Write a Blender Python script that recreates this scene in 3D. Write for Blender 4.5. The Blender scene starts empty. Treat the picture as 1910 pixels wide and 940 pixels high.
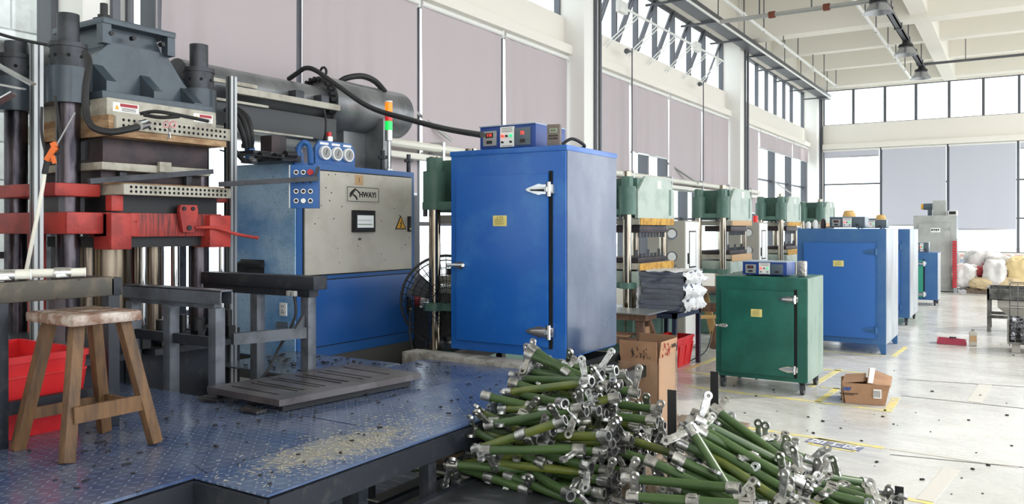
import bpy, bmesh, math, random
from mathutils import Vector, Matrix, noise
R=random.Random(7)
PI=math.pi
# ---------- camera, world, exposure ----------
F=1500.0; A=math.atan(945/1500); H=1.7; HY=425.0
SA,CA=math.sin(A),math.cos(A)
scene=bpy.context.scene; COL=scene.collection
cam_d=bpy.data.cameras.new('camera'); cam=bpy.data.objects.new('camera',cam_d); COL.objects.link(cam)
cam_d.sensor_width=36; cam_d.lens=36*F/1910; cam_d.shift_y=-(470-HY)/1910
cam.location=(0,0,H); cam.rotation_euler=(PI/2,0,A); cam_d.clip_end=300; cam_d.clip_start=.05
scene.camera=cam
w=bpy.data.worlds.new('overcast'); scene.world=w; w.use_nodes=True
WB=w.node_tree.nodes['Background']; WB.inputs[0].default_value=(.93,.97,1,1); WB.inputs[1].default_value=3.0
sd=bpy.data.lights.new('sun','SUN'); sd.energy=2.2; sd.angle=math.radians(3); sd.color=(1,.96,.9)
sun=bpy.data.objects.new('sun',sd); COL.objects.link(sun); sun.rotation_euler=Vector((.62,.52,.60)).to_track_quat('Z','Y').to_euler()
vs=scene.view_settings; vs.view_transform='Standard'; vs.look='None'; vs.gamma=1; vs.exposure=0.2
try: vs.use_curve_mapping=False
except Exception: pass
try: scene.cycles.max_bounces=10; scene.cycles.transparent_max_bounces=16
except Exception: pass

# ---------- pixel -> world helpers (measure the photograph once, place in metres) ----------
def _w(r,d,z): return Vector((r*CA-d*SA, r*SA+d*CA, z))
def G(px,py,z=0.0):
    d=F*(H-z)/(py-HY); return _w((px-955)/F*d,d,z)
def D(px,py,d): return _w((px-955)/F*d,d,H-(py-HY)/F*d)
def XP(px,py,X):
    t=(px-955)/F; Y=-X*(CA+t*SA)/(SA-t*CA); d=-X*SA+Y*CA; return Vector((X,Y,H-(py-HY)/F*d))
def YP(px,py,Y):
    t=(px-955)/F; X=-Y*(SA-t*CA)/(CA+t*SA); d=-X*SA+Y*CA; return Vector((X,Y,H-(py-HY)/F*d))

# ---------- materials ----------
def lin(c):
    out=[]
    for v in c:
        v/=255.0; out.append(v/12.92 if v<=.04045 else ((v+.055)/1.055)**2.4)
    return (*out,1)
MATS={}
def mat(name,c,rough=.5,metal=0,c2=None,ns=4,amt=(.45,.6),bump=0,bs=60,spk=None,spks=40,spkt=.3,coat=0,rn=0,stretch=None,emit=0,spec=.5):
    m=bpy.data.materials.new(name); m.use_nodes=True; nt=m.node_tree; N=nt.nodes; L=nt.links
    b=N['Principled BSDF']; b.inputs['Roughness'].default_value=rough; b.inputs['Metallic'].default_value=metal
    b.inputs['Specular IOR Level'].default_value=spec
    if coat: b.inputs['Coat Weight'].default_value=coat; b.inputs['Coat Roughness'].default_value=.15
    col=lin(c); b.inputs['Base Color'].default_value=col
    tc=N.new('ShaderNodeTexCoord'); src=tc.outputs['Object']
    if stretch:
        mp=N.new('ShaderNodeMapping'); mp.inputs['Scale'].default_value=stretch; L.new(src,mp.inputs['Vector']); srcs=mp.outputs[0]
    else: srcs=src
    last=None
    if c2 is not None:
        n=N.new('ShaderNodeTexNoise'); n.inputs['Scale'].default_value=ns; n.inputs['Detail'].default_value=5; n.inputs['Roughness'].default_value=.6; L.new(srcs,n.inputs['Vector'])
        r=N.new('ShaderNodeValToRGB'); r.color_ramp.elements[0].position=amt[0]; r.color_ramp.elements[1].position=amt[1]
        r.color_ramp.elements[0].color=col; r.color_ramp.elements[1].color=lin(c2); L.new(n.outputs[0],r.inputs[0]); last=r.outputs[0]
    if spk is not None:
        v=N.new('ShaderNodeTexVoronoi'); v.inputs['Scale'].default_value=spks; L.new(src,v.inputs['Vector'])
        n2=N.new('ShaderNodeTexNoise'); n2.inputs['Scale'].default_value=spks*.12; L.new(src,n2.inputs['Vector'])
        th=N.new('ShaderNodeMath'); th.operation='MULTIPLY'; th.inputs[1].default_value=spkt; L.new(n2.outputs[0],th.inputs[0])
        lt=N.new('ShaderNodeMath'); lt.operation='LESS_THAN'; L.new(v.outputs['Distance'],lt.inputs[0]); L.new(th.outputs[0],lt.inputs[1])
        mx=N.new('ShaderNodeMix'); mx.data_type='RGBA'; L.new(lt.outputs[0],mx.inputs[0])
        if last: L.new(last,mx.inputs[6])
        else: mx.inputs[6].default_value=col
        mx.inputs[7].default_value=lin(spk); last=mx.outputs[2]
    if last: L.new(last,b.inputs['Base Color'])
    if bump:
        n=N.new('ShaderNodeTexNoise'); n.inputs['Scale'].default_value=bs; n.inputs['Detail'].default_value=4; L.new(srcs,n.inputs['Vector'])
        bp=N.new('ShaderNodeBump'); bp.inputs['Strength'].default_value=bump; bp.inputs['Distance'].default_value=.01; L.new(n.outputs[0],bp.inputs['Height']); L.new(bp.outputs[0],b.inputs['Normal'])
    if rn:
        n=N.new('ShaderNodeTexNoise'); n.inputs['Scale'].default_value=3; n.inputs['Detail'].default_value=6; L.new(src,n.inputs['Vector'])
        mr=N.new('ShaderNodeMapRange'); mr.inputs['From Min'].default_value=.3; mr.inputs['From Max'].default_value=.7; mr.inputs['To Min'].default_value=max(.03,rough-rn); mr.inputs['To Max'].default_value=rough+rn
        L.new(n.outputs[0],mr.inputs[0]); L.new(mr.outputs[0],b.inputs['Roughness'])
    if emit:
        b.inputs['Emission Color'].default_value=col; b.inputs['Emission Strength'].default_value=emit
    MATS[name]=m; return m
M=MATS
mat('wall',(236,231,222),.9,bump=.05,bs=30)
mat('ceil',(240,236,226),.9)
mat('column',(240,238,234),.85)
mat('blind',(188,178,181),.9)
mat('blind_pale',(196,197,208),.9)
mat('alu_dark',(96,98,104),.45,.4)
mat('alu',(196,198,198),.32,.9,bump=.03)
mat('white_paint',(232,232,228),.4)
mat('concrete',(168,164,156),.8,c2=(120,115,108),ns=6,bump=.3,bs=40)
mat('block',(226,226,224),.9,c2=(214,214,212),ns=8)
mat('yellow_line',(214,200,120),.6,c2=(186,182,160),ns=9,amt=(.45,.62))
mat('line_pale',(198,194,186),.5)
mat('joint',(110,108,104),.8)
mat('oven_blue',(18,92,176),.38,c2=(60,124,188),ns=2.2,amt=(.5,.8),spk=(150,160,175),spks=26,spkt=.04,coat=.25,rn=.1)
mat('oven_side_lit',(32,58,94),.3,c2=(88,102,124),ns=1.6,amt=(.42,.75),coat=.4,rn=.12,stretch=(1.4,1.4,.7))  # light from the right put into the side's own tone and paler patches
mat('far_blue',(44,92,146),.5,c2=(62,106,150),ns=2,amt=(.45,.7))
mat('far_door',(38,96,168),.45)
mat('far_side_lit',(158,164,168),.35,c2=(112,122,132),ns=3,amt=(.42,.66),stretch=(2,2,.35))  # bright windows reflected in glossy paint, put into the pale streaked colour
mat('oven_green',(14,82,70),.42,c2=(24,96,82),ns=3,spk=(150,170,160),spks=30,spkt=.04)
mat('green_side_lit',(120,140,128),.35,c2=(84,112,98),ns=3,amt=(.45,.65),stretch=(2,2,.6),spk=(60,60,60),spks=18,spkt=.05)  # green paint paled in colour as lit from the right
mat('green_door',(38,140,118),.5)
mat('grey_oven',(176,178,174),.5,c2=(160,162,160),ns=2)
mat('chrome',(210,212,214),.16,1)
mat('cast_al',(190,190,188),.32,.95,c2=(140,140,140),ns=20,bump=.15,bs=50)
mat('steel',(120,120,118),.35,.85,c2=(84,84,84),ns=6,bump=.1)
mat('polished',(178,170,156),.16,1,c2=(140,130,116),ns=5,stretch=(1,1,.2))
mat('dark_steel',(66,68,74),.45,.4,c2=(48,50,54),ns=6,bump=.1)
mat('frame_dark',(32,36,44),.5,.2,c2=(56,56,58),ns=10,amt=(.55,.7),bump=.15)
mat('frame_grey',(92,96,104),.42,.3,c2=(72,76,82),ns=6)
mat('press_grey',(68,80,90),.42,.1,c2=(58,68,78),ns=3,coat=.2)
mat('ram_grey',(122,124,126),.35,.3,c2=(96,98,102),ns=3,coat=.3)
mat('press_red',(184,62,54),.5,c2=(150,46,42),ns=5,spk=(60,30,30),spks=40,spkt=.18)
mat('press_green',(84,116,104),.45,c2=(66,100,88),ns=3)
mat('press_pale',(176,188,178),.5,c2=(158,172,162),ns=4,spk=(120,110,80),spks=30,spkt=.05)
mat('ochre',(206,160,70),.7,c2=(170,124,50),ns=10)
mat('beige_plate',(182,178,164),.5,c2=(150,144,130),ns=6,spk=(90,84,74),spks=40,spkt=.1)
mat('insul_wood',(186,156,120),.75,c2=(140,106,74),ns=6,amt=(.4,.6),stretch=(1,1,4))
mat('mold_brown',(70,58,60),.5,.3,c2=(52,46,50),ns=5,bump=.1)
mat('hole',(16,16,18),.9)
mat('cab_blue',(42,94,158),.45,spk=(30,40,60),spks=30,spkt=.1,rn=.1)
mat('cab_side_lit',(176,208,234),.35,coat=.5,c2=(104,156,208),ns=1.6,amt=(.45,.65),spk=(40,60,96),spks=95,spkt=.42,rn=.1)  # cabinet blue painted paler to stand in for window light on this face
mat('cab_beige',(200,195,184),.5,c2=(188,182,170),ns=3,spk=(52,46,44),spks=13,spkt=.16)
mat('lower_blue',(32,86,156),.35,spk=(200,204,208),spks=16,spkt=.05)
mat('cab_base',(84,82,80),.7)
mat('black',(26,27,30),.5)
mat('rubber',(30,30,32),.6,bump=.1)
mat('hose_grey',(58,60,64),.5)
mat('pvc',(222,220,208),.4)
mat('red_plastic',(224,40,44),.4,c2=(206,30,38),ns=4,rn=.05)
mat('wood',(116,84,52),.6,c2=(74,54,36),ns=5,amt=(.38,.68),bump=.3,bs=25,stretch=(5,5,.7),spk=(60,44,30),spks=20,spkt=.12)
mat('wood_top',(122,92,74),.25,c2=(190,178,168),ns=14,amt=(.46,.7),bump=.6,bs=22)
mat('wood_brown',(112,84,66),.7,c2=(86,62,48),ns=5,bump=.2,stretch=(4,4,.8))
mat('wood_light',(196,158,104),.7)
mat('timber',(138,122,104),.8,c2=(100,86,72),ns=6,bump=.3,stretch=(4,.8,4))
mat('card',(166,128,98),.85,c2=(146,110,84),ns=3)
mat('card_in',(134,102,78),.9)
mat('ink_blue',(60,80,140),.7); mat('ink',(54,44,40),.8); mat('ink_red',(150,50,44),.8)
mat('paper',(238,238,236),.8)
mat('tube_green',(62,86,42),.4,c2=(46,70,42),ns=3,amt=(.4,.65),coat=.08,rn=.08)
mat('tube_yellow',(96,104,40),.42,c2=(68,88,40),ns=4,coat=.25)
mat('navy',(34,42,66),.45,coat=.2)
mat('ctrl_blue',(28,66,140),.4); mat('ctrl_top',(150,166,186),.3)
mat('meter',(150,150,148),.5); mat('meter_dark',(86,98,108),.3)
mat('label_yellow',(222,208,128),.6); mat('label_tan',(196,160,120),.7)
mat('warn_yellow',(236,176,60),.5)
mat('led_red',(255,60,40),.3,emit=1.6); mat('led_green',(30,210,130),.3,emit=.8)
mat('st_orange',(255,130,20),.25,emit=.7); mat('st_red',(215,40,40),.25,emit=.25); mat('st_green',(20,220,90),.25,emit=.7)
mat('screen',(200,206,206),.2,emit=.35); mat('screen_dim',(140,150,130),.3)
mat('bakelite',(112,102,94),.5)
mat('beacon',(214,172,100),.4)
mat('foil',(190,188,186),.22,.8,bump=.8,bs=30)
mat('pack',(66,72,94),.5,c2=(92,96,116),ns=8,stretch=(1,1,6),bump=.4,bs=12)
mat('sack_white',(226,222,218),.75,c2=(204,200,196),ns=4,bump=.4,bs=9)
mat('sack_red',(168,62,70),.7,bump=.4,bs=9); mat('sack_tan',(206,184,146),.75,bump=.4,bs=9); mat('sack_yellow',(226,202,150),.75,bump=.4,bs=9); mat('sack_green',(166,176,158),.75,bump=.4,bs=9)
mat('tarp_red',(220,160,158),.8); mat('tarp_blue',(150,166,204),.8); mat('tarp_white',(228,220,216),.8)
mat('pan_red',(158,40,66),.45); mat('bottle',(196,192,180),.5)
mat('lamp',(170,172,176),.3,.7)
mat('orange',(226,112,50),.5); mat('pink',(230,170,172),.4)
mat('iron',(146,146,152),.35,.8,bump=.2); mat('iron_pale',(170,166,156),.6)
mat('strip_red',(190,40,50),.5)
mat('spray',(180,120,100),.5)
mat('hydr_blue',(60,110,170),.4)
mat('chip',(30,28,30),.8); mat('shaving',(176,170,152),.8)
mat('motor_green',(96,120,124),.5)
mat('red_streaked',(172,58,50),.5,c2=(70,34,32),ns=6,amt=(.4,.68),stretch=(6,9,.8))
mat('rod_steel',(140,128,112),.28,1,c2=(92,82,74),ns=5,stretch=(3,3,.2))
mat('alu_post',(158,160,160),.4,.8)
mat('rust',(120,66,50),.8)
mat('film_white',(236,236,238),.3,bump=.8,bs=25)
mat('asphalt',(180,180,178),.9)
# glass
m=bpy.data.materials.new('glass'); m.use_nodes=True; nt=m.node_tree; nt.nodes.remove(nt.nodes['Principled BSDF'])
o=nt.nodes['Material Output']; tr=nt.nodes.new('ShaderNodeBsdfTransparent'); tr.inputs[0].default_value=(.93,.96,.96,1); gl=nt.nodes.new('ShaderNodeBsdfGlossy'); gl.inputs['Roughness'].default_value=.05
fr=nt.nodes.new('ShaderNodeValue'); fr.outputs[0].default_value=.05; mx=nt.nodes.new('ShaderNodeMixShader')
nt.links.new(fr.outputs[0],mx.inputs[0]); nt.links.new(tr.outputs[0],mx.inputs[1]); nt.links.new(gl.outputs[0],mx.inputs[2]); nt.links.new(mx.outputs[0],o.inputs[0]); M['glass']=m
# clear crumpled film
m=mat('film',(232,234,238),.15,bump=.8,bs=30); b=m.node_tree.nodes['Principled BSDF']; b.inputs['Alpha'].default_value=.12
m=mat('bubble',(186,158,130),.2,bump=.8,bs=90); m.node_tree.nodes['Principled BSDF'].inputs['Alpha'].default_value=.35
# floor: polished concrete
def floor_mat():
    m=bpy.data.materials.new('floor_concrete'); m.use_nodes=True; nt=m.node_tree; N=nt.nodes; L=nt.links; b=N['Principled BSDF']
    tc=N.new('ShaderNodeTexCoord')
    n=N.new('ShaderNodeTexNoise'); n.inputs['Scale'].default_value=.9; n.inputs['Detail'].default_value=8; n.inputs['Roughness'].default_value=.65; n.inputs['Distortion'].default_value=.6; L.new(tc.outputs['Object'],n.inputs['Vector'])
    r=N.new('ShaderNodeValToRGB'); e=r.color_ramp.elements; e[0].position=.3; e[0].color=lin((178,176,170)); e[1].position=.7; e[1].color=lin((212,210,205)); L.new(n.outputs[0],r.inputs[0])
    mp=N.new('ShaderNodeMapping'); mp.inputs['Rotation'].default_value=(0,0,.5); mp.inputs['Scale'].default_value=(1.2,6,1); L.new(tc.outputs['Object'],mp.inputs[0])
    n2=N.new('ShaderNodeTexNoise'); n2.inputs['Scale'].default_value=1.6; n2.inputs['Detail'].default_value=9; n2.inputs['Roughness'].default_value=.75; L.new(mp.outputs[0],n2.inputs['Vector'])
    r2=N.new('ShaderNodeValToRGB'); e=r2.color_ramp.elements; e[0].position=.33; e[0].color=(.72,.71,.7,1); e[1].position=.45; e[1].color=(1,1,1,1); L.new(n2.outputs[0],r2.inputs[0])
    mx=N.new('ShaderNodeMix'); mx.data_type='RGBA'; mx.blend_type='MULTIPLY'; mx.inputs[0].default_value=.5; L.new(r.outputs[0],mx.inputs[6]); L.new(r2.outputs[0],mx.inputs[7]); L.new(mx.outputs[2],b.inputs['Base Color'])
    mr=N.new('ShaderNodeMapRange'); mr.inputs['From Min'].default_value=.3; mr.inputs['From Max'].default_value=.7; mr.inputs['To Min'].default_value=.1; mr.inputs['To Max'].default_value=.38; L.new(n2.outputs[0],mr.inputs[0]); L.new(mr.outputs[0],b.inputs['Roughness'])
    bp=N.new('ShaderNodeBump'); bp.inputs['Strength'].default_value=.06; bp.inputs['Distance'].default_value=.02; L.new(n.outputs[0],bp.inputs['Height']); L.new(bp.outputs[0],b.inputs['Normal'])
    b.inputs['Specular IOR Level'].default_value=.65
    M['floor_concrete']=m
floor_mat()
# tread plate: crossed lens lugs as fine relief
def tread_mat(name,c,c2,dust=None):
    m=bpy.data.materials.new(name); m.use_nodes=True; nt=m.node_tree; N=nt.nodes; L=nt.links; b=N['Principled BSDF']
    tc=N.new('ShaderNodeTexCoord'); sp=N.new('ShaderNodeSeparateXYZ'); L.new(tc.outputs['Object'],sp.inputs[0])
    def mt(op,a,b_=None,c_=None):
        n=N.new('ShaderNodeMath'); n.operation=op
        for i,v in enumerate((a,b_,c_)):
            if v is None: continue
            if isinstance(v,(int,float)): n.inputs[i].default_value=v
            else: L.new(v,n.inputs[i])
        return n.outputs[0]
    S=23.0
    x=mt('MULTIPLY',sp.outputs[0],S); y=mt('MULTIPLY',sp.outputs[1],S)
    fx=mt('FLOOR',x); fy=mt('FLOOR',y); ux=mt('SUBTRACT',mt('SUBTRACT',x,fx),.5); uy=mt('SUBTRACT',mt('SUBTRACT',y,fy),.5)
    par=mt('PINGPONG',mt('ADD',fx,fy),1.0)
    a=mt('MULTIPLY',mt('ADD',ux,uy),.707); bb=mt('MULTIPLY',mt('SUBTRACT',ux,uy),.707)
    la=mt('ADD',mt('MULTIPLY',a,par),mt('MULTIPLY',bb,mt('SUBTRACT',1.0,par)))
    lb=mt('ADD',mt('MULTIPLY',bb,par),mt('MULTIPLY',a,mt('SUBTRACT',1.0,par)))
    h=mt('MAXIMUM',mt('SUBTRACT',1.0,mt('ADD',mt('POWER',mt('ABSOLUTE',mt('DIVIDE',la,.44)),2.0),mt('POWER',mt('ABSOLUTE',mt('DIVIDE',lb,.13)),2.0))),0.0)
    h=mt('MINIMUM',mt('MULTIPLY',h,2.0),1.0)
    n=N.new('ShaderNodeTexNoise'); n.inputs['Scale'].default_value=3.0; n.inputs['Detail'].default_value=7; n.inputs['Roughness'].default_value=.7; L.new(tc.outputs['Object'],n.inputs['Vector'])
    r=N.new('ShaderNodeValToRGB'); e=r.color_ramp.elements; e[0].position=.38; e[0].color=lin(c); e[1].position=.66; e[1].color=lin(c2); L.new(n.outputs[0],r.inputs[0])
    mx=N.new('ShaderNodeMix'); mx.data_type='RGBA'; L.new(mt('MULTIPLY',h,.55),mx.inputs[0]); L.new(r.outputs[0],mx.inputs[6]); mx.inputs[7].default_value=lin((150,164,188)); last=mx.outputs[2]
    b.inputs['Roughness'].default_value=.2
    if dust:
        cx,cy,rx,ry,ang=dust
        dx=mt('SUBTRACT',sp.outputs[0],cx); dy=mt('SUBTRACT',sp.outputs[1],cy)
        ca,sa=math.cos(ang),math.sin(ang)
        u=mt('DIVIDE',mt('ADD',mt('MULTIPLY',dx,ca),mt('MULTIPLY',dy,sa)),rx); v=mt('DIVIDE',mt('SUBTRACT',mt('MULTIPLY',dy,ca),mt('MULTIPLY',dx,sa)),ry)
        rr=mt('ADD',mt('MULTIPLY',u,u),mt('MULTIPLY',v,v))
        n3=N.new('ShaderNodeTexNoise'); n3.inputs['Scale'].default_value=22; n3.inputs['Detail'].default_value=8; n3.inputs['Roughness'].default_value=.8; L.new(tc.outputs['Object'],n3.inputs['Vector'])
        k=mt('SUBTRACT',mt('MULTIPLY',n3.outputs[0],2.2),mt('ADD',mt('MULTIPLY',rr,.55),.78)); k=mt('MINIMUM',mt('MAXIMUM',mt('MULTIPLY',k,4.0),0.0),.9)
        m2=N.new('ShaderNodeMix'); m2.data_type='RGBA'; L.new(k,m2.inputs[0]); L.new(last,m2.inputs[6]); m2.inputs[7].default_value=lin((150,146,134)); last=m2.outputs[2]
        L.new(mt('ADD',mt('MULTIPLY',k,.5),.3),b.inputs['Roughness'])
    L.new(last,b.inputs['Base Color'])
    b.inputs['Metallic'].default_value=.35
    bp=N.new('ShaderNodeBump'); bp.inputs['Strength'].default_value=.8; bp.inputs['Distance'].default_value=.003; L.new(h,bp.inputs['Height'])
    n4=N.new('ShaderNodeTexNoise'); n4.inputs['Scale'].default_value=6; L.new(tc.outputs['Object'],n4.inputs['Vector'])
    b4=N.new('ShaderNodeBump'); b4.inputs['Strength'].default_value=.25; b4.inputs['Distance'].default_value=.02; L.new(n4.outputs[0],b4.inputs['Height']); L.new(bp.outputs[0],b4.inputs['Normal']); L.new(b4.outputs[0],b.inputs['Normal'])
    M[name]=m
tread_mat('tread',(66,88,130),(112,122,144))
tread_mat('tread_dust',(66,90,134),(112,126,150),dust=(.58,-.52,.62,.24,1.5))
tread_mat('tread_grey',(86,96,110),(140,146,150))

# ---------- mesh building ----------
class MB:
    def __init__(s): s.bm=bmesh.new()
    def box(s,a,b,bev=0,mx=None):
        a=Vector(a); b=Vector(b); c=(a+b)/2; d=b-a
        m=Matrix.Translation(c)@Matrix.Diagonal((max(abs(d.x),1e-4),max(abs(d.y),1e-4),max(abs(d.z),1e-4),1))
        if mx is not None: m=mx@m
        r=bmesh.ops.create_cube(s.bm,size=1,matrix=m)
        if bev:
            es=list({e for v in r['verts'] for e in v.link_edges})
            bmesh.ops.bevel(s.bm,geom=es,offset=bev,segments=2,profile=.6,affect='EDGES',clamp_overlap=True)
        return s
    def cb(s,c,size,bev=0,rot=None):   # centred box with optional rotation matrix
        c=Vector(c); h=Vector(size)/2
        mx=Matrix.Translation(c)@(rot.to_4x4() if rot is not None else Matrix())
        return s.box(-h,h,bev,mx)
    def bar(s,p,q,w,t,up=(0,0,1),bev=0):  # rectangular bar from p to q
        p=Vector(p); q=Vector(q); d=q-p; L=d.length; z=d.normalized(); up=Vector(up)
        if abs(z.dot(up))>.98: up=Vector((0,1,0))
        x=up.cross(z).normalized(); y=z.cross(x)
        rm=Matrix((x,y,z)).transposed()
        return s.cb((p+q)/2,(w,t,L),bev,rm)
    def cyl(s,p,q,r,r2=None,seg=16,cap=True):
        p=Vector(p); q=Vector(q); d=q-p
        m=Matrix.Translation((p+q)/2)@d.to_track_quat('Z','Y').to_matrix().to_4x4()
        bmesh.ops.create_cone(s.bm,cap_ends=cap,segments=seg,radius1=r,radius2=r if r2 is None else r2,depth=d.length,matrix=m); return s
    def ring(s,p,q,ro,ri,seg=16):
        p=Vector(p); q=Vector(q); d=q-p
        m=Matrix.Translation(p)@d.to_track_quat('Z','Y').to_matrix().to_4x4(); L=d.length
        vs=[]
        for (r,z) in ((ro,0),(ro,L),(ri,L),(ri,0)):
            vs.append([s.bm.verts.new(m@Vector((r*math.cos(2*PI*k/seg),r*math.sin(2*PI*k/seg),z))) for k in range(seg)])
        for i in range(4):
            a=vs[i]; b=vs[(i+1)%4]
            for k in range(seg): s.bm.faces.new((a[k],a[(k+1)%seg],b[(k+1)%seg],b[k]))
        return s
    def sph(s,c,r,sc=(1,1,1),u=12,v=8):
        bmesh.ops.create_uvsphere(s.bm,u_segments=u,v_segments=v,radius=r,matrix=Matrix.Translation(Vector(c))@Matrix.Diagonal((*sc,1))); return s
    def lathe(s,prof,c=(0,0,0),seg=20,mx=None):
        c=Vector(c); rings=[]
        for (r,z) in prof:
            ring=[]
            for k in range(seg):
                v=Vector((r*math.cos(2*PI*k/seg),r*math.sin(2*PI*k/seg),z))
                v=(mx@v if mx is not None else v)+c; ring.append(s.bm.verts.new(v))
            rings.append(ring)
        for i in range(len(rings)-1):
            for k in range(seg):
                s.bm.faces.new((rings[i][k],rings[i][(k+1)%seg],rings[i+1][(k+1)%seg],rings[i+1][k]))
        return s
    def tube(s,pts,r,seg=8,smooth=True):
        P=[Vector(p) for p in pts]
        if smooth and len(P)>2:
            Q=[]
            for i in range(len(P)-1):
                p0=P[max(i-1,0)];p1=P[i];p2=P[i+1];p3=P[min(i+2,len(P)-1)]
                for k in range(6):
                    t=k/6; Q.append(.5*((2*p1)+(-p0+p2)*t+(2*p0-5*p1+4*p2-p3)*t*t+(-p0+3*p1-3*p2+p3)*t**3))
            Q.append(P[-1]); P=Q
        prev=None; n=None
        for i,p in enumerate(P):
            t=(P[min(i+1,len(P)-1)]-P[max(i-1,0)]).normalized()
            if n is None:
                n=t.orthogonal().normalized()
            else:
                n=(n-t*n.dot(t)).normalized()
            b=t.cross(n)
            ring=[s.bm.verts.new(p+r*(math.cos(2*PI*k/seg)*n+math.sin(2*PI*k/seg)*b)) for k in range(seg)]
            if prev:
                for k in range(seg): s.bm.faces.new((prev[k],prev[(k+1)%seg],ring[(k+1)%seg],ring[k]))
            else: s.bm.faces.new(ring[::-1])
            prev=ring
        s.bm.faces.new(prev); return s
    def prism(s,poly,ax,a,b):  # poly in the two other axes, extruded along ax from a to b
        def mk(p,t):
            return Vector((t,p[0],p[1])) if ax=='x' else Vector((p[0],t,p[1])) if ax=='y' else Vector((p[0],p[1],t))
        va=[s.bm.verts.new(mk(p,a)) for p in poly]; vb=[s.bm.verts.new(mk(p,b)) for p in poly]; n=len(poly)
        s.bm.faces.new(va[::-1]); s.bm.faces.new(vb)
        for i in range(n): s.bm.faces.new((va[i],va[(i+1)%n],vb[(i+1)%n],vb[i]))
        return s
    def hexa(s,b4,t4):   # 8 free corners
        vb=[s.bm.verts.new(Vector(p)) for p in b4]; vt=[s.bm.verts.new(Vector(p)) for p in t4]
        s.bm.faces.new(vb[::-1]); s.bm.faces.new(vt)
        for i in range(4): s.bm.faces.new((vb[i],vb[(i+1)%4],vt[(i+1)%4],vt[i]))
        return s
    def mesh(s,name,m,off=None,ang=35):
        bmesh.ops.recalc_face_normals(s.bm,faces=s.bm.faces)
        if off is not None: bmesh.ops.translate(s.bm,vec=-Vector(off),verts=s.bm.verts)
        me=bpy.data.meshes.new(name); s.bm.to_mesh(me); s.bm.free()
        me.materials.append(M[m] if isinstance(m,str) else m)
        me.polygons.foreach_set('use_smooth',[True]*len(me.polygons)); me.set_sharp_from_angle(angle=math.radians(ang))
        return me
def link(name,me,parent=None,loc=None,rot=None):
    o=bpy.data.objects.new(name,me); COL.objects.link(o)
    if parent is not None: o.parent=parent
    if loc is not None: o.location=loc
    if rot is not None: o.rotation_euler=rot
    return o
def thing(name,label,cat,loc=(0,0,0),rz=0,group=None):
    o=link(name,None,None,loc,(0,0,rz)); o['label']=label; o['category']=cat
    if group: o['group']=group
    return o
def part(T,name,mb,m,world=True,label=None,stuff=False,ang=35):
    off=None
    if world:
        if T.parent is not None: off=Vector(T.get('_wo',(0,0,0)))
        else: off=T.location
    o=link(name,mb.mesh(name,m,off,ang),T)
    if T.parent is not None and world: pass
    if world: o['_wo']=tuple(off)
    if label: o['label']=label
    if stuff: o['kind']='stuff'
    return o
def solo(name,label,cat,mb,m,loc=(0,0,0),rz=0,group=None,world=True,stuff=False,ang=35):
    o=link(name,mb.mesh(name,m,loc if world else None,ang),None,loc,(0,0,rz)); o['label']=label; o['category']=cat
    if group: o['group']=group
    if stuff: o['kind']='stuff'
    return o
def struct(name,mb,m,loc=(0,0,0)):
    o=link(name,mb.mesh(name,m,loc),None,loc); o['kind']='structure'; o['_wo']=tuple(loc); return o
def sroot(name,loc=(0,0,0)):
    o=link(name,None,None,loc); o['kind']='structure'; return o
def copy_tree(o,parent=None):
    c=o.copy(); COL.objects.link(c); c.parent=parent
    for ch in list(o.children): copy_tree(ch,c)
    return c
def text(T,name,s,size,loc,rot,m,ext=.0006,ax='CENTER',sx=1,off=0):
    cu=bpy.data.curves.new(name,'FONT'); cu.body=s; cu.size=size; cu.extrude=ext; cu.offset=off; cu.align_x=ax; cu.align_y='CENTER'
    tmp=bpy.data.objects.new('tmp_text',cu); COL.objects.link(tmp); dg=bpy.context.evaluated_depsgraph_get(); dg.update()
    me=bpy.data.meshes.new_from_object(tmp.evaluated_get(dg)); bpy.data.objects.remove(tmp)
    me.materials.clear(); me.materials.append(M[m])
    o=link(name,me,T,loc,rot); o.scale=(sx,1,1); return o
RX=(PI/2,0,0)            # text facing -Y
RXX=(PI/2,0,PI/2)        # text facing +X
def grid(w,h,nx,ny,f):   # f(u,v)->Vector
    mb=MB(); vs=[[mb.bm.verts.new(f(i/nx,j/ny)) for i in range(nx+1)] for j in range(ny+1)]
    for j in range(ny):
        for i in range(nx): mb.bm.faces.new((vs[j][i],vs[j][i+1],vs[j+1][i+1],vs[j+1][i]))
    return mb

# ================= ROOM =================
XW=-6.2; YE=29.4; ZC=7.35
floor=struct('floor',MB().box((XW-.3,-7,-.2),(4.5,YE+.3,0)),'floor_concrete')
struct('ground',MB().box((-60,-40,-.35),(60,90,-.22)),'asphalt')
struct('ceiling',MB().box((XW-.3,-7,ZC),(4.5,YE+.3,ZC+.2)),'ceil')
struct('wall_back_unseen',MB().box((XW-.3,-7.2,0),(4.5,-7,ZC)),'wall')  # unseen wall behind the camera, added to keep front faces darker
ZS,ZL,ZH,ZT=.92,4.5,5.1,6.38     # window sill, head, clerestory sill, clerestory top
wl=MB(); wl.box((XW-.25,-7,0),(XW,YE,ZS)); wl.box((XW-.25,-7,ZL),(XW,YE,ZH)); wl.box((XW-.25,-7,ZT),(XW,YE,ZC))
wall_l=struct('wall_left',wl,'wall')
COLS=[(-5.6,-5.1),(3.33,3.74),(11.42,11.95),(19.88,20.42),(28.85,YE)]
for i,(a,b) in enumerate(COLS):
    c=MB(); c.box((XW-.25,a,0),(XW+.36,b,ZC)); o=struct('trim_%d'%(i+1),c,'column')
    if i>0:
        q=MB(); q.cyl((XW+.42,b-.08,0),(XW+.42,b-.08,ZC),.03,seg=10); q.box((XW+.36,b-.2,0),(XW+.40,b-.14,ZC)); part(o,'rain_pipe',q,'alu_dark')
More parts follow.
